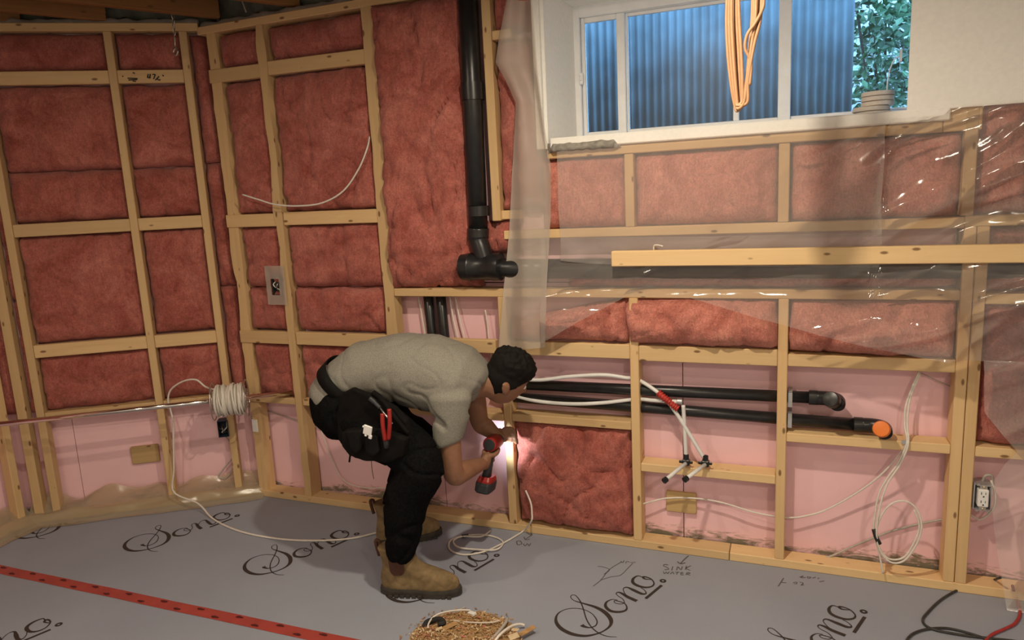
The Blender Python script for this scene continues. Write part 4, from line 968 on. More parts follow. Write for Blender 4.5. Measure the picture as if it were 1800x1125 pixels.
cable('thick grey cable offcut standing at the right of the debris', [z9(1270, 290, .02), z9(1230, 370, .03), z9(1150, 470, .035), z9(1060, 570, .03), z9(980, 640, .02)], 'cable_grey', .0062, name='cable_offcut')
cable('bent white cable offcut at the right of the debris', [z9(1500, 385, .012), z9(1440, 370, .02), z9(1340, 390, .03), z9(1240, 450, .04), z9(1150, 530, .04), z9(1090, 610, .03)], 'cable_white', .0052, name='cable_offcut')
def shard(label, a, b_, w_, th, mat, lift=.02):
    A_, B2 = z9(*a, lift), z9(*b_, lift+.005); o = board('wood_offcut', (A_+B2)/2, B2-A_, (0, 0, 1), ((B2-A_).length, th, w_), mat, None, .001); tag(o, label, 'wood scrap'); return o
shard('brown wood sliver leaning at the right end of the debris', (1430, 520), (1640, 400), .022, .004, 'chip', .02)
shard('tan cardboard scrap lying on the left of the debris', (370, 440), (570, 345), .024, .003, 'chip', .042)
shard('pale broken wood splinter at the left of the debris', (280, 450), (370, 415), .014, .004, 'chip_pale', .04)
shard('white foam crumb at the far edge of the debris', (740, 210), (820, 235), .018, .010, 'outlet_white', .03)
shard('pale torn paper scrap at the lower right of the debris', (1290, 560), (1420, 510), .03, .003, 'chip_pale', .045)
shard('cream wood flake beside the bent cable offcut', (1330, 440), (1420, 450), .016, .004, 'chip_pale', .04)
o = tube('rubber_scrap', [z9(95, 420, .012), z9(180, 340, .02), z9(330, 300, .04), z9(390, 350, .045), z9(310, 370, .045)], [.006, .007, .008, .009, .010, .011, .012, .012, .012, .012, .011, .010, .010, .010, .010, .010, .010, .010, .010, .010, .010, .010, .010, .010, .010, .010, .010, .010, .010, .010, .009, .008, .006], 'dark', None, True, 8); recenter(o); tag(o, 'black rubber scrap at the left of the debris', 'scrap')

# pencilled figures on the upper left blocking
def zt(*pp): return [(x/2.446, y/2.446) for x, y in pp]
V, Fc = [], []
for s in (zt((526, 326), (530, 330)), zt((570, 312), (580, 316)), zt((548, 336), (592, 338)), zt((552, 344), (590, 342)), zt((570, 348), (585, 350)), zt((637, 318), (634, 334), (648, 332)), zt((646, 318), (644, 338)), zt((655, 320), (668, 320), (660, 340)), zt((668, 345), (684, 328)), zt((676, 338), (682, 345), (690, 342)), zt((698, 322), (704, 328))):
    P = [PL(x, y, -.0005) for x, y in s]
    for a_, b_ in zip(P, P[1:]):
        t = (b_-a_).normalized(); nn = t.cross(Vector(NL)).normalized()*.0028; k = len(V); V += [a_+nn, a_-nn, b_-nn, b_+nn]; Fc.append((k, k+1, k+2, k+3))
o = link('pen_note', mesh_from('pen_note', V, Fc), 'ink'); part(o, wall_left)
cable('stub of white cable poking above the loose board', [PB(1149, 442, -.03), PB(1150, 432, -.035), PB(1157, 431, -.05), PB(1165, 433, -.07)], r=.0035)
# ================================================================ THE MAN
plain('skin', (.27, .132, .076), .55, 0, .08, 30, .05)
plain('trouser', (.006, .006, .0065), .95, 0, .4, 120, .15, .04)
plain('belt_black', (.007, .0065, .006), .8, 0, .3, 40, .1, .15)
plain('pouch_leather', (.006, .005, .0045), .85, 0, .4, 16, .25, .12)
plain('boot_tan', (.20, .138, .07), .8, 0, .28, 22, .2, .2)
plain('boot_elastic', (.075, .030, .018), .8, 0, .2, 200, .3)
plain('boot_sole', (.045, .038, .030), .7, 0, .25, 30, .2)
plain('tool_red', (.30, .018, .015), .4, 0, .1, 20, 0)
plain('tool_dark', (.03, .032, .036), .5, 0, .2, 20, .05)
plain('yellow', (.65, .5, .05), .5)
m, nt, b = newmat('shirt'); v = coords(nt, (1, 1, 1)); n = noise(nt, v, 260, 3, .7); n2 = noise(nt, v, 8, 3)
c = ramp(nt, n, [(.3, (.17, .16, .137)), (.7, (.30, .283, .243))]); lk(nt, c.outputs[0], b.inputs['Base Color']); b.inputs['Roughness'].default_value = .95; b.inputs['Specular IOR Level'].default_value = .1
bump(nt, b, n, .15, .002)
m, nt, b = newmat('hair'); v = coords(nt); n = noise(nt, v, 90, 4, .7, 1.0)
lk(nt, ramp(nt, n, [(.3, (.003, .0025, .002)), (.7, (.010, .0075, .006))]).outputs[0], b.inputs['Base Color']); b.inputs['Roughness'].default_value = .75; b.inputs['Specular IOR Level'].default_value = .2; bump(nt, b, n, .5, .006)
m, nt, b = newmat('lens'); b.inputs['Emission Color'].default_value = (.9, .95, 1, 1); b.inputs['Emission Strength'].default_value = 25

GA = math.radians(17)
fe = Vector((math.cos(GA), math.sin(GA), 0)); fr_ = Vector((math.sin(GA), -math.cos(GA), 0)); fz = Vector((0, 0, 1))
def bm_loft(bm, rings, seg=20, pw=2.0):
    """rings: (centre, A, B) half-axis vectors; closed"""
    R = []
    for c, A, B2 in rings:
        ring = []
        for k in range(seg):
            t = 2*math.pi*k/seg; ct, st_ = math.cos(t), math.sin(t)
            x = math.copysign(abs(ct)**(2/pw), ct); y = math.copysign(abs(st_)**(2/pw), st_)
            ring.append(bm.verts.new(Vector(c)+Vector(A)*x+Vector(B2)*y))
        R.append(ring)
    for p, q in zip(R, R[1:]):
        for k in range(seg): bm.faces.new((p[k], p[(k+1) % seg], q[(k+1) % seg], q[k]))
    bm.faces.new(R[0][::-1]); bm.faces.new(R[-1])
def limb(bm, pts, rad, seg=16, n=5, flat=1.0):
    P = catmull(pts, n); rr_ = np.interp(np.linspace(0, len(pts)-1, len(P)), range(len(pts)), rad)
    ends = [(P[0]-(P[1]-P[0]).normalized()*rr_[0]*.5, rr_[0]*.7), (P[-1]+(P[-1]-P[-2]).normalized()*rr_[-1]*.5, rr_[-1]*.7)]
    P = [ends[0][0]]+P+[ends[1][0]]; rr_ = [ends[0][1]]+list(rr_)+[ends[1][1]]
    bm_tube(bm, P, rr_, seg, True, flat)
def fuse(name, bm, voxel, smooth_it, mat, disp=None, parent=None, fac=.5):
    bmesh.ops.recalc_face_normals(bm, faces=bm.faces); me = bm_done(bm, name)
    o = bpy.data.objects.new(name, me); sc.collection.objects.link(o)
    r = o.modifiers.new('r', 'REMESH'); r.mode = 'VOXEL'; r.voxel_size = voxel
    s = o.modifiers.new('s', 'SMOOTH'); s.factor = fac; s.iterations = smooth_it
    dg = bpy.context.evaluated_depsgraph_get(); dg.update(); ev = o.evaluated_get(dg); me2 = bpy.data.meshes.new_from_object(ev); me2.name = name
    o.modifiers.clear(); o.data = me2; bpy.data.meshes.remove(me)
    me2.polygons.foreach_set('use_smooth', [True]*len(me2.polygons)); me2.materials.clear(); me2.materials.append(MATS[mat])
    if disp:
        nrm = [v.normal.copy() for v in me2.vertices]
        for v, nn in zip(me2.vertices, nrm): v.co += nn*disp(v.co, nn)
        me2.update()
    if parent: bpy_par(o, parent, Matrix.Identity(4))
    return o
def tor(x, y, z, tilt, hv, hl):
    n_ = fe*math.cos(math.radians(tilt)) + fz*math.sin(math.radians(tilt)); dv = -fe*math.sin(math.radians(tilt)) + fz*math.cos(math.radians(tilt))
    return (Vector((x, y, z)), dv*hv, fr_*hl)
TOR = [(1.02, -.468, .80, 62, .105, .155), (1.065, -.455, .855, 48, .112, .158), (1.15, -.440, .900, 28, .118, .160), (1.28, -.410, .920, 4, .122, .170), (1.41, -.380, .905, -12, .126, .182), (1.52, -.355, .868, -28, .118, .190), (1.595, -.338, .835, -36, .085, .135), (1.63, -.328, .822, -30, .058, .065)]
PC = Vector((1.02, -.47, .79))
Rsh, Rel, Rwr = Vector((1.565, -.515, .815)), Vector((1.545, -.495, .490)), Vector((1.572, -.285, .452))
Lsh, Lel, Lwr = Vector((1.505, -.190, .83)), Vector((1.50, -.115, .585)), Vector((1.578, -.105, .520))
Rhip, Rkn, Ran = Vector((1.06, -.55, .765)), Vector((1.475, -.635, .588)), Vector((1.34, -.655, .15))
Lhip, Lkn, Lan = Vector((1.00, -.385, .775)), Vector((1.29, -.275, .50)), Vector((1.075, -.265, .15))
HC = Vector((1.706, -.276, .846))                # head centre
hu = Vector((.56, .10, .82)).normalized(); hf = Vector((.62, .60, -.52)); hf = (hf-hu*hf.dot(hu)).normalized(); hs = hu.cross(hf).normalized()
if hs.y > 0: hs = -hs                            # hs: toward the camera side
person = None
bm = bmesh.new()
bm_loft(bm, [(c_[0], c_[1]*.9, c_[2]*.9) for c_ in [tor(*t) for t in TOR]])
bm_loft(bm, [(PC+Vector((-.02, 0, -.12)), fe*.09, fr_*.13), (PC+Vector((-.02, 0, -.04)), fe*.11, fr_*.15), (PC+Vector((.02, 0, .05)), fe*.10, fr_*.14)])
for h, k, a in ((Rhip, Rkn, Ran), (Lhip, Lkn, Lan)): limb(bm, [h, h.lerp(k, .5), k, k.lerp(a, .35), a], [.085, .075, .055, .050, .026])
limb(bm, [Rsh, Rsh.lerp(Rel, .5)+Vector((-.008, -.008, 0)), Rel, Rel.lerp(Rwr, .35)+Vector((0, 0, -.004)), Rwr], [.046, .046, .044, .045, .030])
limb(bm, [Lsh, Lsh.lerp(Lel, .5), Lel, Lel.lerp(Lwr, .4), Lwr], [.060, .048, .042, .042, .028])
# neck
limb(bm, [Vector((1.59, -.338, .832)), Vector((1.635, -.322, .838)), HC-hu*.055-hf*.030], [.062, .058, .056])
# head: shaped ellipsoid
def head_pt(th, ph, grow=0.0):
    s, f, u = math.sin(th)*math.sin(ph), math.sin(th)*math.cos(ph), math.cos(th)      # side, front, up
    rs_, rf_2, ru = .076+grow, .098+grow, .118+grow
    fx = f*rf_2; sx_ = s*rs_; ux = u*ru
    if u < 0: sx_ *= 1-.32*(-u)**1.2; fx = fx*(1-.12*(-u)) + .018*(-u) if f > -.2 else fx*(1-.35*(-u)) 
    if f > .55 and abs(u) < .8:
        fx += .026*math.exp(-(s/.13)**2-((u+.12)/.17)**2)          # nose
        fx -= .010*math.exp(-((abs(s)-.34)/.14)**2-((u-.10)/.13)**2)  # eye sockets
        fx += .007*math.exp(-((u-.30)/.10)**2)*max(0, 1-abs(s)*1.4)     # brow
        fx += .006*math.exp(-(s/.28)**2-((u+.52)/.07)**2) - .004*math.exp(-(s/.3)**2-((u+.46)/.03)**2)  # lips
        fx += .010*math.exp(-(s/.25)**2-((u+.80)/.12)**2)          # chin
    return HC + hs*sx_ + hf*fx + hu*ux
nt_, np_ = 36, 48
grid = [[bm.verts.new(head_pt(math.pi*(i+.5)/nt_, 2*math.pi*j/np_)) for j in range(np_)] for i in range(nt_)]
for i in range(nt_-1):
    for j in range(np_): bm.faces.new((grid[i][j], grid[i][(j+1) % np_], grid[i+1][(j+1) % np_], grid[i+1][j]))
bm.faces.new(grid[0]); bm.faces.new(grid[-1][::-1])
for sgn in (1, -1):                              # ears
    ec = HC + hs*sgn*.074 - hf*.006 - hu*.012
    ax_ = (hu*.9 - hf*.35).normalized(); ou = (hs*sgn*.8 - hf*.6).normalized()
    bm_loft(bm, [(ec-ax_*.030, ou*.006, hf*.008), (ec-ax_*.018+ou*.008, ou*.010, hf*.015), (ec+ou*.012, ou*.010, hf*.020), (ec+ax_*.018+ou*.014, ou*.010, hf*.020), (ec+ax_*.031+ou*.012, ou*.006, hf*.011)], 14)
# hands
def finger(bm, pts, r): limb(bm, pts, [r*1.08, r, r*.95, r*.8][:len(pts)] if len(pts) <= 4 else r, 10, 4)
DR = Vector((1.590, -.222, .520)); DT = Vector((1.580, -.030, .492)); da = (DT-DR).normalized()   # drill axis, rear to tip
HT = Vector((1.588, -.190, .497)); HB = Vector((1.572, -.232, .372)); hd = (HB-HT).normalized()        # handle top, bottom
side = hd.cross(da).normalized()
if side.y > 0 and abs(side.x) < .2: side = -side
if side.x < 0: side = -side                       # +x side of the handle
back = -da
# palm sits behind and at the +x/-y of the handle, fingers wrap to the front
gp = HT + hd*.055
pal = gp + back*.034 - side*.004
bm_loft(bm, [(Rwr, Vector((.012, 0, .024)), Vector((.02, .0, -.008))), (Rwr.lerp(pal, .5), hd*.034, side*.020), (pal, hd*.042, side*.020), (pal+da*.018+side*.004, hd*.042, side*.014)], 16)
for k in range(4):                               # four fingers, on the camera side then round the front
    hz = HT + hd*(.022+.021*k); L_ = (1.0, 1.06, 1.0, .86)[k]
    kn = hz + back*.028 - side*.024
    finger(bm, [kn, hz + da*.004*L_ - side*.033, hz + da*.030*L_ - side*.020, hz + da*.032*L_ + side*.012*L_], .0092)
finger(bm, [pal - hd*.026 + side*.012, HT + hd*.022 + back*.016 + side*.028, HT + hd*.012 + da*.012 + side*.028, HT + hd*.008 + da*.034 + side*.022], .0105)
# left hand steadies the bit against the stud
lp_ = Vector((1.592, -.066, .512))
bm_loft(bm, [(Lwr, Vector((0, 0, .026)), Vector((.010, -.016, 0))), (Lwr.lerp(lp_, .6), Vector((-.008, 0, .036)), Vector((.008, -.014, 0))), (lp_, Vector((-.012, 0, .038)), Vector((.008, -.012, 0)))], 14)
for k in range(4):
    b0 = lp_ + Vector((.004+.004*k, .004, .030-.020*k)); finger(bm, [b0, b0+Vector((.030, .010, .002)), b0+Vector((.048, .014, -.012)), b0+Vector((.050, .010, -.030))][: 4 if k < 3 else 3], .0088)
finger(bm, [lp_+Vector((-.012, -.012, .020)), lp_+Vector((.006, -.034, .016)), lp_+Vector((.020, -.036, .004))], .0098)
person = fuse('person', bm, .0052, 3, 'skin')
recenter(person, (1.3, -.45, 0.0))
tag(person, 'dark-haired person in grey T-shirt bending over to drill into a stud', 'person')

def sh_disp(p, n_):
    q = Vector(p)
    f = .004*fbm(q, 3, 7)
    w1 = ridge((q.x*2.6+q.z*1.8, q.y*1.2, q.z*2.2-q.x*1.2), 3.6)
    lowz = max(0, min(1, (.86-q.z)/.12))
    f -= .016*max(0, w1-.72)/.28*lowz + .004*max(0, w1-.8)/.2
    return f
bm = bmesh.new()
SHT = [(.978, -.476, .772, 64, .110, .170), (1.000, -.472, .795, 60, .126, .176), (1.065, -.455, .855, 48, .126, .172), (1.15, -.440, .895, 28, .138, .174), (1.28, -.410, .905, 4, .152, .184), (1.41, -.382, .886, -12, .162, .194), (1.52, -.357, .852, -28, .148, .202), (1.592, -.338, .832, -36, .100, .147), (1.625, -.330, .828, -32, .070, .082)]
bm_loft(bm, [tor(*t) for t in SHT], 28, 2.2)
sd_ = (Rel-Rsh).normalized()
hem = Rsh + sd_*.185 + Vector((-.004, -.006, 0))
bm_loft(bm, [(Rsh+Vector((-.035, .06, .045)), Vector((.085, .02, .01)), Vector((-.01, .06, -.05))), (Rsh+Vector((-.006, .0, .0)), Vector((.086, .025, .0)), Vector((-.015, .060, -.015))), (Rsh+sd_*.09+Vector((-.006, 0, 0)), Vector((.078, .02, .008)), Vector((-.012, .062, 0))), (hem+Vector((-.008, 0, .008)), Vector((.066, .015, .020)), Vector((-.012, .062, 0))), (hem+Vector((-.008, 0, -.006)), Vector((.060, .012, .020)), Vector((-.011, .056, 0)))], 20)
ld_ = (Lel-Lsh).normalized()
bm_loft(bm, [(Lsh+Vector((-.02, -.07, .03)), Vector((.07, .02, 0)), Vector((-.01, .06, -.03))), (Lsh, Vector((.075, .02, 0)), Vector((-.012, .058, 0))), (Lsh+ld_*.10, Vector((.058, .02, 0)), Vector((-.012, .058, 0)))], 20)
shirt = fuse('t_shirt', bm, .0075, 7, 'shirt', sh_disp, person)
shirt.matrix_basis = Matrix.Translation(-person.location); shirt['label'] = 'heather grey T-shirt'

def tr_disp(p, n_):
    q = Vector(p); return .004*fbm(q, 3, 9) - .010*max(0, ridge((q.x*1.5, q.y*1.5, q.z*3.0), 3.0)-.75)/.25
bm = bmesh.new()
bm_loft(bm, [tor(*t) for t in [(1.05, -.463, .842, 50, .110, .160), (1.015, -.47, .80, 58, .122, .172), (.995, -.474, .755, 68, .122, .178), (1.00, -.474, .69, 80, .115, .17), (1.02, -.474, .62, 88, .08, .12)]], 26, 2.2)
limb(bm, [Rhip, Rhip.lerp(Rkn, .5)+Vector((0, 0, .012)), Rkn+Vector((.003, 0, -.006)), Rkn.lerp(Ran, .35)+Vector((-.022, 0, 0)), Rkn.lerp(Ran, .70)+Vector((-.006, 0, 0)), Vector((1.362, -.652, .215)), Vector((1.358, -.654, .185))], [.122, .120, .090, .092, .078, .064, .060], 20)
limb(bm, [Lhip, Lhip.lerp(Lkn, .5), Lkn, Lkn.lerp(Lan, .35)+Vector((-.02, 0, 0)), Vector((1.13, -.265, .26)), Vector((1.098, -.262, .20))], [.115, .10, .085, .085, .068, .062], 20)
tro = fuse('trousers', bm, .008, 8, 'trouser', tr_disp, person)
tro.matrix_basis = Matrix.Translation(-person.location); tro['label'] = 'black work trousers'
def under(o): bpy_par(o, person, Matrix.Identity(4)); return o
bm = bmesh.new()
for i, ring in enumerate([tor(1.018, -.466, .822, 52, .142, .186), tor(1.042, -.462, .842, 50, .143, .186)]):
    pass
def band(t0, t1, mat, name, pw=2.2, seg=40, thick=.004):
    bm = bmesh.new(); R = []
    for c, A_, B2 in (tor(*t0), tor(*t1)):
        for g in (0, thick):
            ring = []
            for k in range(seg):
                t = 2*math.pi*k/seg; ct, st_ = math.cos(t), math.sin(t); x = math.copysign(abs(ct)**(2/pw), ct); y = math.copysign(abs(st_)**(2/pw), st_)
                d_ = (A_*x+B2*y); ring.append(bm.verts.new(c+d_+d_.normalized()*g))
            R.append(ring)
    for p, q in ((R[0], R[2]), (R[3], R[1]), (R[2], R[3]), (R[1], R[0])):
        for k in range(seg): bm.faces.new((p[k], p[(k+1) % seg], q[(k+1) % seg], q[k]))
    bmesh.ops.recalc_face_normals(bm, faces=bm.faces); return under(link(name, bm_done(bm, name, True), mat))
belt = band((1.035, -.462, .826, 50, .137, .184), (1.072, -.456, .860, 46, .137, .182), 'belt_black', 'tool_belt'); belt['label'] = 'wide black tool belt'
# red waistband tab
bm = bmesh.new(); c = tor(.985, -.474, .775, 60, .134, .182)
k = Vector((.922, -.552, .838)); bm_box(bm, (-.008, -.012, -.024), (.008, .012, .024), Matrix.Translation(k) @ Matrix.Rotation(.35, 4, 'Y')); bmesh.ops.bevel(bm, geom=bm.edges[:], offset=.004, segments=2, affect='EDGES')
under(link('red_tab', bm_done(bm, 'red_tab'), 'tool_red'))
# hair: thick top, short faded sides
def hair_mesh():
    bm = bmesh.new(); nt2, np2 = 60, 90; G = []
    for i in range(nt2):
        row = []
        for j in range(np2):
            th = math.pi*.86*(i+.2)/nt2; ph = 2*math.pi*j/np2; f = math.cos(ph); u = math.cos(th)
            front = max(0, f)
            lim = .30 if f > .55 else (-.05 if f > -.2 else -.62)
            lim = np.interp(f, [-1, -.35, .0, .25, .55, .8, 1], [-.60, -.52, -.15, .02, .28, .42, .45])
            top = max(0, min(1, (u-.28)/.35)); th_ = .004 + .028*top
            if u < lim: th_ = -.012*min(1, (lim-u)/.06+.2)
            p = head_pt(th, ph, 0); d_ = (p-HC).normalized(); q = p*55
            cur = top*(.012*mn.noise(p*70)+.010*abs(mn.noise(p*42+Vector((3, 1, 2)))) - .004)
            row.append(bm.verts.new(p+d_*(th_+cur)))
        G.append(row)
    for i in range(nt2-1):
        for j in range(np2): bm.faces.new((G[i][j], G[i][(j+1) % np2], G[i+1][(j+1) % np2], G[i+1][j]))
    bm.faces.new(G[0]); bmesh.ops.recalc_face_normals(bm, faces=bm.faces); return bm_done(bm, 'hair', True)
hair = under(link('hair', hair_mesh(), 'hair')); hair['label'] = 'short dark curly hair with faded sides'
bm = bmesh.new()
for sgn in (1, -1):
    c = HC + hf*.080 + hs*sgn*.031 + hu*.012
    for v in bmesh.ops.create_uvsphere(bm, u_segments=12, v_segments=8, radius=.011)['verts']: v.co += c
under(link('eyes', bm_done(bm, 'eyes', True), 'outlet_white'))
# boots
def boot(heel, toe, label):
    h, t = Vector(heel), Vector(toe); fx = (t-h); L_ = fx.length; fx.normalize(); fy = Vector((-fx.y, fx.x, 0)); k = L_/.33
    def q(x, y, z): return h + fx*x*k + fy*y + fz*z
    root = link('boot', bpy.data.meshes.new('x'), None)
    def slices(S, seg=32, pw=2.3):
        bm = bmesh.new(); rings = []
        for z, xb, xf, wd, asym in S:
            ring = []
            for i in range(seg):
                a = 2*math.pi*i/seg; ct, s_ = math.cos(a), math.sin(a); x = math.copysign(abs(ct)**(2/pw), ct); y = math.copysign(abs(s_)**(2/pw), s_)
                xx = (xb+xf)/2+(xf-xb)/2*x; f = (xx-xb)/(xf-xb)
                ww = wd*(1-asym*.28*math.exp(-((f-.42)/.16)**2))*(1-asym*.18*math.exp(-(f/.22)**2))
                ring.append(bm.verts.new(q(xx, ww*y, z)))
            rings.append(ring)
        for p, r in zip(rings, rings[1:]):
            for i in range(seg): bm.faces.new((p[i], p[(i+1) % seg], r[(i+1) % seg], r[i]))
        bm.faces.new(rings[0][::-1]); bm.faces.new(rings[-1]); return bm
    up = slices([(.026, .006, .322, .048, 1), (.045, .002, .326, .051, 1), (.068, .001, .320, .050, 1), (.085, .003, .296, .048, .9), (.098, .006, .262, .046, .7), (.112, .010, .218, .044, .5), (.130, .014, .178, .042, .2), (.152, .014, .156, .043, 0), (.185, .006, .152, .047, 0), (.208, -.002, .155, .050, 0), (.214, .004, .150, .045, 0)])
    o = fuse('boot', up, .006, 3, 'boot_tan', lambda p, n_: .0022*fbm(p, 3, 22) - .003*max(0, ridge(p*1.0, 14)-.8)/.2*(1 if .05 < p.z < .10 else .3))
    bpy.data.objects.remove(root); under(o)
    o['label'] = label
    s = slices([(0.0, .004, .328, .047, 1), (.004, -.003, .334, .053, 1), (.024, -.003, .334, .054, 1), (.034, .0, .331, .052, 1), (.036, .012, .318, .042, 1)], 40)
    so = link('sole', bm_done(s, 'sole', False), 'boot_sole'); bpy_par(so, o, Matrix.Translation((0, 0, 0)))
    bm = bmesh.new()                              # welt lugs
    for i in range(11):
        for sgn in (-1, 1): bm_box(bm, (-.008, -.003, .0), (.008, .003, .012), Matrix.Translation(q(.05+i*.024, sgn*.046, .001)) @ Matrix.Rotation(math.atan2(fx.y, fx.x), 4, 'Z'))
    lu = link('lugs', bm_done(bm, 'lugs'), 'boot_sole'); bpy_par(lu, o, Matrix.Identity(4))
    for sgn in (-1, 1):                            # elastic gore
        vs = []; fs = []; ni, nj = 8, 12
        for j in range(nj+1):
            z = .098+.112*j/nj; hw = .031*math.sqrt(max(.05, 1-((.128-z)/.034)**2)) if z < .128 else .031
            for i in range(ni+1):
                x = .085+hw*(i/ni*2-1); xb = np.interp(z, [.085, .112, .13, .152, .185, .21], [.003, .01, .014, .014, .006, -.002]); xf = np.interp(z, [.085, .112, .13, .152, .185, .21], [.296, .218, .178, .156, .152, .155]); wd = np.interp(z, [.085, .112, .13, .152, .185, .21], [.048, .044, .042, .043, .047, .050]); as_ = np.interp(z, [.085, .112, .13, .152], [.9, .5, .2, 0])
                f = (x-xb)/(xf-xb); ww = wd*(1-as_*.28*math.exp(-((f-.42)/.16)**2))*(1-as_*.18*math.exp(-(f/.22)**2))
                cx_ = (x-(xb+xf)/2)/((xf-xb)/2); yy = ww*max(0, 1-abs(cx_)**2.3)**(1/2.3)
                vs.append(q(x, sgn*(yy+.0045), z))
        for j in range(nj):
            for i in range(ni): fs.append((j*(ni+1)+i, j*(ni+1)+i+1, (j+1)*(ni+1)+i+1, (j+1)*(ni+1)+i))
        g = link('elastic_gore', mesh_from('elastic_gore', vs, fs, True), 'boot_elastic'); bpy_par(g, o, Matrix.Identity(4))
    pt = [q(.000, .010, .16), q(-.008, .010, .20), q(-.010, .010, .225), q(.004, .010, .224), q(.008, .010, .20)]
    bm = bmesh.new(); bm_tube(bm, catmull(pt, 5), .0075, 8); lo = link('pull_tab', bm_done(bm, 'pull_tab', True), 'boot_elastic'); bpy_par(lo, o, Matrix.Identity(4))
    return o
boot((1.255, -.660, 0), (1.585, -.575, 0), 'near worn tan pull-on work boot')
boot((1.015, -.318, 0), (1.262, -.122, 0), 'far worn tan pull-on work boot')

# tool pouch on the belt
root = empty('tool_pouch', PB(665, 810, -.68), 'bulky black tool pouch hanging from the belt', 'tool pouch')
def poly_slab(name, px, d0, d1, mat, par, vox=.006, it=8):
    bm = bmesh.new(); v0 = [bm.verts.new(PB(x, y, d0)) for x, y in px]
    f = bm.faces.new(v0); r = bmesh.ops.extrude_face_region(bm, geom=[f]); 
    for v in [g for g in r['geom'] if isinstance(g, bmesh.types.BMVert)]: v.co.y += (d1-d0)
    o = fuse(name, bm, vox, it, mat, lambda p, n_: .004*fbm(p, 3, 14), None)
    if par: bpy_par(o, par, Matrix.Identity(4))
    return o
poly_slab('back_panel', [(606, 690), (626, 678), (655, 690), (700, 712), (722, 738), (728, 772), (716, 800), (690, 809), (655, 806), (620, 795), (604, 770), (600, 730)], -.655, -.69, 'pouch_leather', root)
poly_slab('front_bag', [(612, 752), (640, 748), (672, 752), (706, 758), (724, 765), (718, 796), (690, 807), (655, 804), (625, 794), (612, 778)], -.685, -.735, 'pouch_leather', root)
poly_slab('side_pocket', [(615, 755), (640, 752), (642, 785), (632, 796), (618, 785)], -.725, -.75, 'belt_black', root)
poly_slab('side_pocket', [(648, 762), (670, 762), (672, 792), (660, 800), (648, 792)], -.725, -.75, 'belt_black', root)
tube('strap', [PB(622, 792, -.70), PB(616, 800, -.70), PB(614, 812, -.70)], .004, 'belt_black', root)
tube('thread', [PB(652, 800, -.72), PB(654, 825, -.72), PB(657, 842, -.72)], .0012, 'belt_black', root)
def tool(name, label, cat): return empty(name, PB(675, 760, -.72), label, cat)
r1 = tool('pliers', 'red-handled pliers in the tool pouch', 'pliers')
tube('handle', [PB(672, 727, -.752), PB(673, 748, -.756), PB(677, 774, -.752)], [.0085]*17, 'tool_red', r1, True, 10)
tube('handle', [PB(684, 719, -.745), PB(685, 744, -.75), PB(683, 772, -.748)], [.0085]*17, 'tool_red', r1, True, 10)
tube('jaw', [PB(679, 772, -.74), PB(680, 786, -.735)], .012, 'tool_dark', r1, False, 10)
r1 = tool('screwdriver', 'grey screwdriver sticking up out of the pouch', 'screwdriver')
tube('handle', [PB(650, 700, -.70), PB(658, 707, -.70), PB(668, 717, -.705)], [.010]*9+[.008]*8, 'tool_dark', r1, True, 12)
tube('shaft', [PB(668, 717, -.705), PB(690, 745, -.715)], .0035, 'steel', r1, False, 8)
r1 = tool('hammer_handle', 'dark rubber tool handle leaning on the shirt beside the pouch', 'tool')
tube('grip', [PB(656, 690, -.68), PB(668, 699, -.685), PB(682, 716, -.69), PB(697, 737, -.70), PB(718, 762, -.705)], [.011]*12+[.009]*21, 'pouch_leather', r1, True, 12)
r1 = tool('pocket_tool', 'small dark tool with a yellow tip at the rear pocket', 'tool')
tube('sheath', [PB(596, 712, -.60), PB(600, 732, -.625), PB(604, 752, -.64)], [.010, .0105, .011, .0115, .012, .012, .012, .012, .012, .012, .012, .012, .012, .012, .011, .011, .01], 'tool_dark', r1, True, 12)
tube('tip', [PB(605, 754, -.64), PB(608, 758, -.64)], .0085, 'yellow', r1, False, 10)
r1 = tool('plastic_piece', 'bright white plastic piece on the front of the tool pouch', 'plastic part')
o = boxes('body', [((-.020, -.004, -.018), (.016, .004, .020)), ((-.026, -.004, .006), (-.020, .004, .014)), ((.006, -.004, -.030), (.020, .004, -.014)), ((-.012, -.004, -.026), (-.002, .004, -.018))], 'outlet_white', None, .002)
bpy_par(o, r1, Matrix.Translation(PB(647, 757, -.765)) @ Matrix.Rotation(.25, 4, 'Y'))

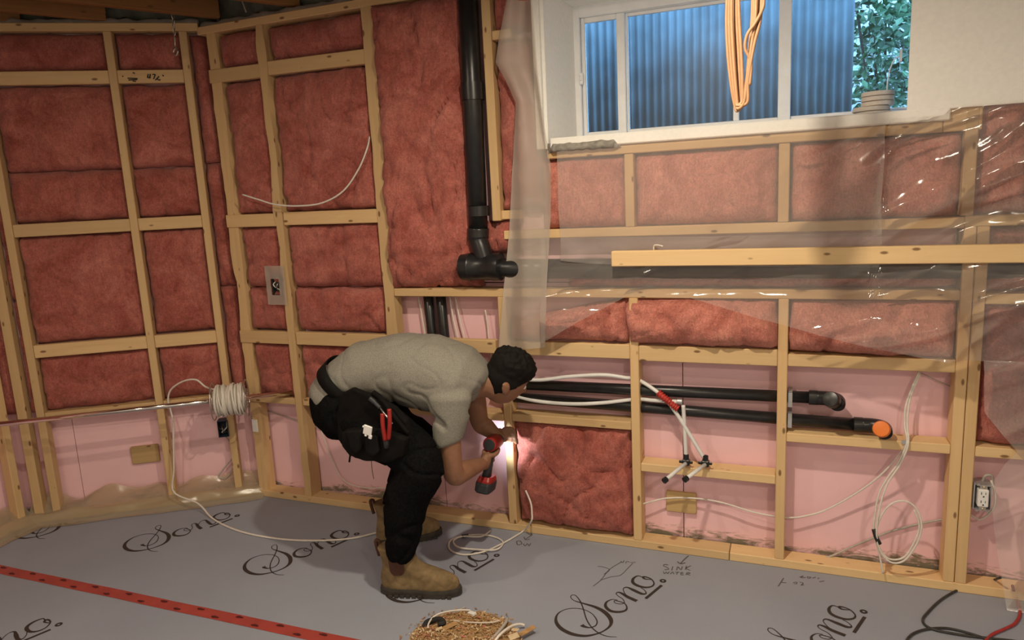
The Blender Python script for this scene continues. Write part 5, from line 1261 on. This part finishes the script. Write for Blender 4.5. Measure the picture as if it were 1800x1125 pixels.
# ---------------------------------------------------------------- drill
root = empty('cordless_drill', HB, 'red and black cordless drill with its light on, in his hand', 'drill')
def up_(o): bpy_par(o, root, Matrix.Identity(4)); return o
lathe('motor_housing', [(-.004, .020), (0, .031), (.010, .034), (.075, .035), (.095, .031)], DR, da, 'tool_red', root, 28)
lathe('rear_cap', [(-.008, .010), (-.006, .024), (.004, .030), (.006, .032)], DR, da, 'tool_dark', root, 28)
lathe('clutch_ring', [(.0, .030), (.002, .032), (.020, .030), (.022, .026)], DR+da*.095, da, 'tool_dark', root, 28)
lathe('chuck', [(0, .024), (.004, .025), (.028, .022), (.036, .012)], DR+da*.116, da, 'tool_dark', root, 20)
lathe('driver_bit', [(0, .004), (.034, .004), (.038, .002)], DR+da*.150, da, 'steel', root, 8)
bm = bmesh.new(); bm_loft(bm, [(HT-hd*.02, da*.026, side*.019), (HT+hd*.02, da*.022, side*.017), (HT+hd*.07, da*.020, side*.016), (HB, da*.026, side*.020)], 18, 2.6)
up_(link('handle', bm_done(bm, 'handle', True), 'tool_dark'))
bm = bmesh.new(); bm_loft(bm, [(HB-hd*.004+da*.012, da*.040, side*.030), (HB+hd*.012+da*.012, da*.050, side*.036), (HB+hd*.020+da*.012, da*.050, side*.036)], 24, 4)
up_(link('battery_foot', bm_done(bm, 'battery_foot', False), 'tool_red'))
bm = bmesh.new(); bm_loft(bm, [(HB+hd*.020+da*.012, da*.054, side*.038), (HB+hd*.030+da*.012, da*.056, side*.039), (HB+hd*.060+da*.012, da*.054, side*.038), (HB+hd*.068+da*.012, da*.046, side*.032)], 24, 4)
up_(link('battery', bm_done(bm, 'battery', False), 'tool_dark'))
tr_p = HT + da*.024 + hd*.018
tube('trigger', [tr_p, tr_p+hd*.03], .007, 'tool_dark', root, False, 8)
ledp = DR+da*.118-fz*.030
lathe('work_light', [(0, .003), (.001, .006), (.006, .006), (.007, .003)], ledp, da, 'lens', root, 12)
l = bpy.data.lights.new('drill_light', 'SPOT'); l.energy = 3.0; l.color = (.82, .92, 1); l.shadow_soft_size = .006; l.spot_size = math.radians(120); l.spot_blend = .6
lo = bpy.data.objects.new('drill_light', l); lo.location = ledp+da*.010; lo.rotation_euler = (da+Vector((.25, 0, .08))).to_track_quat('-Z', 'Y').to_euler(); sc.collection.objects.link(lo)
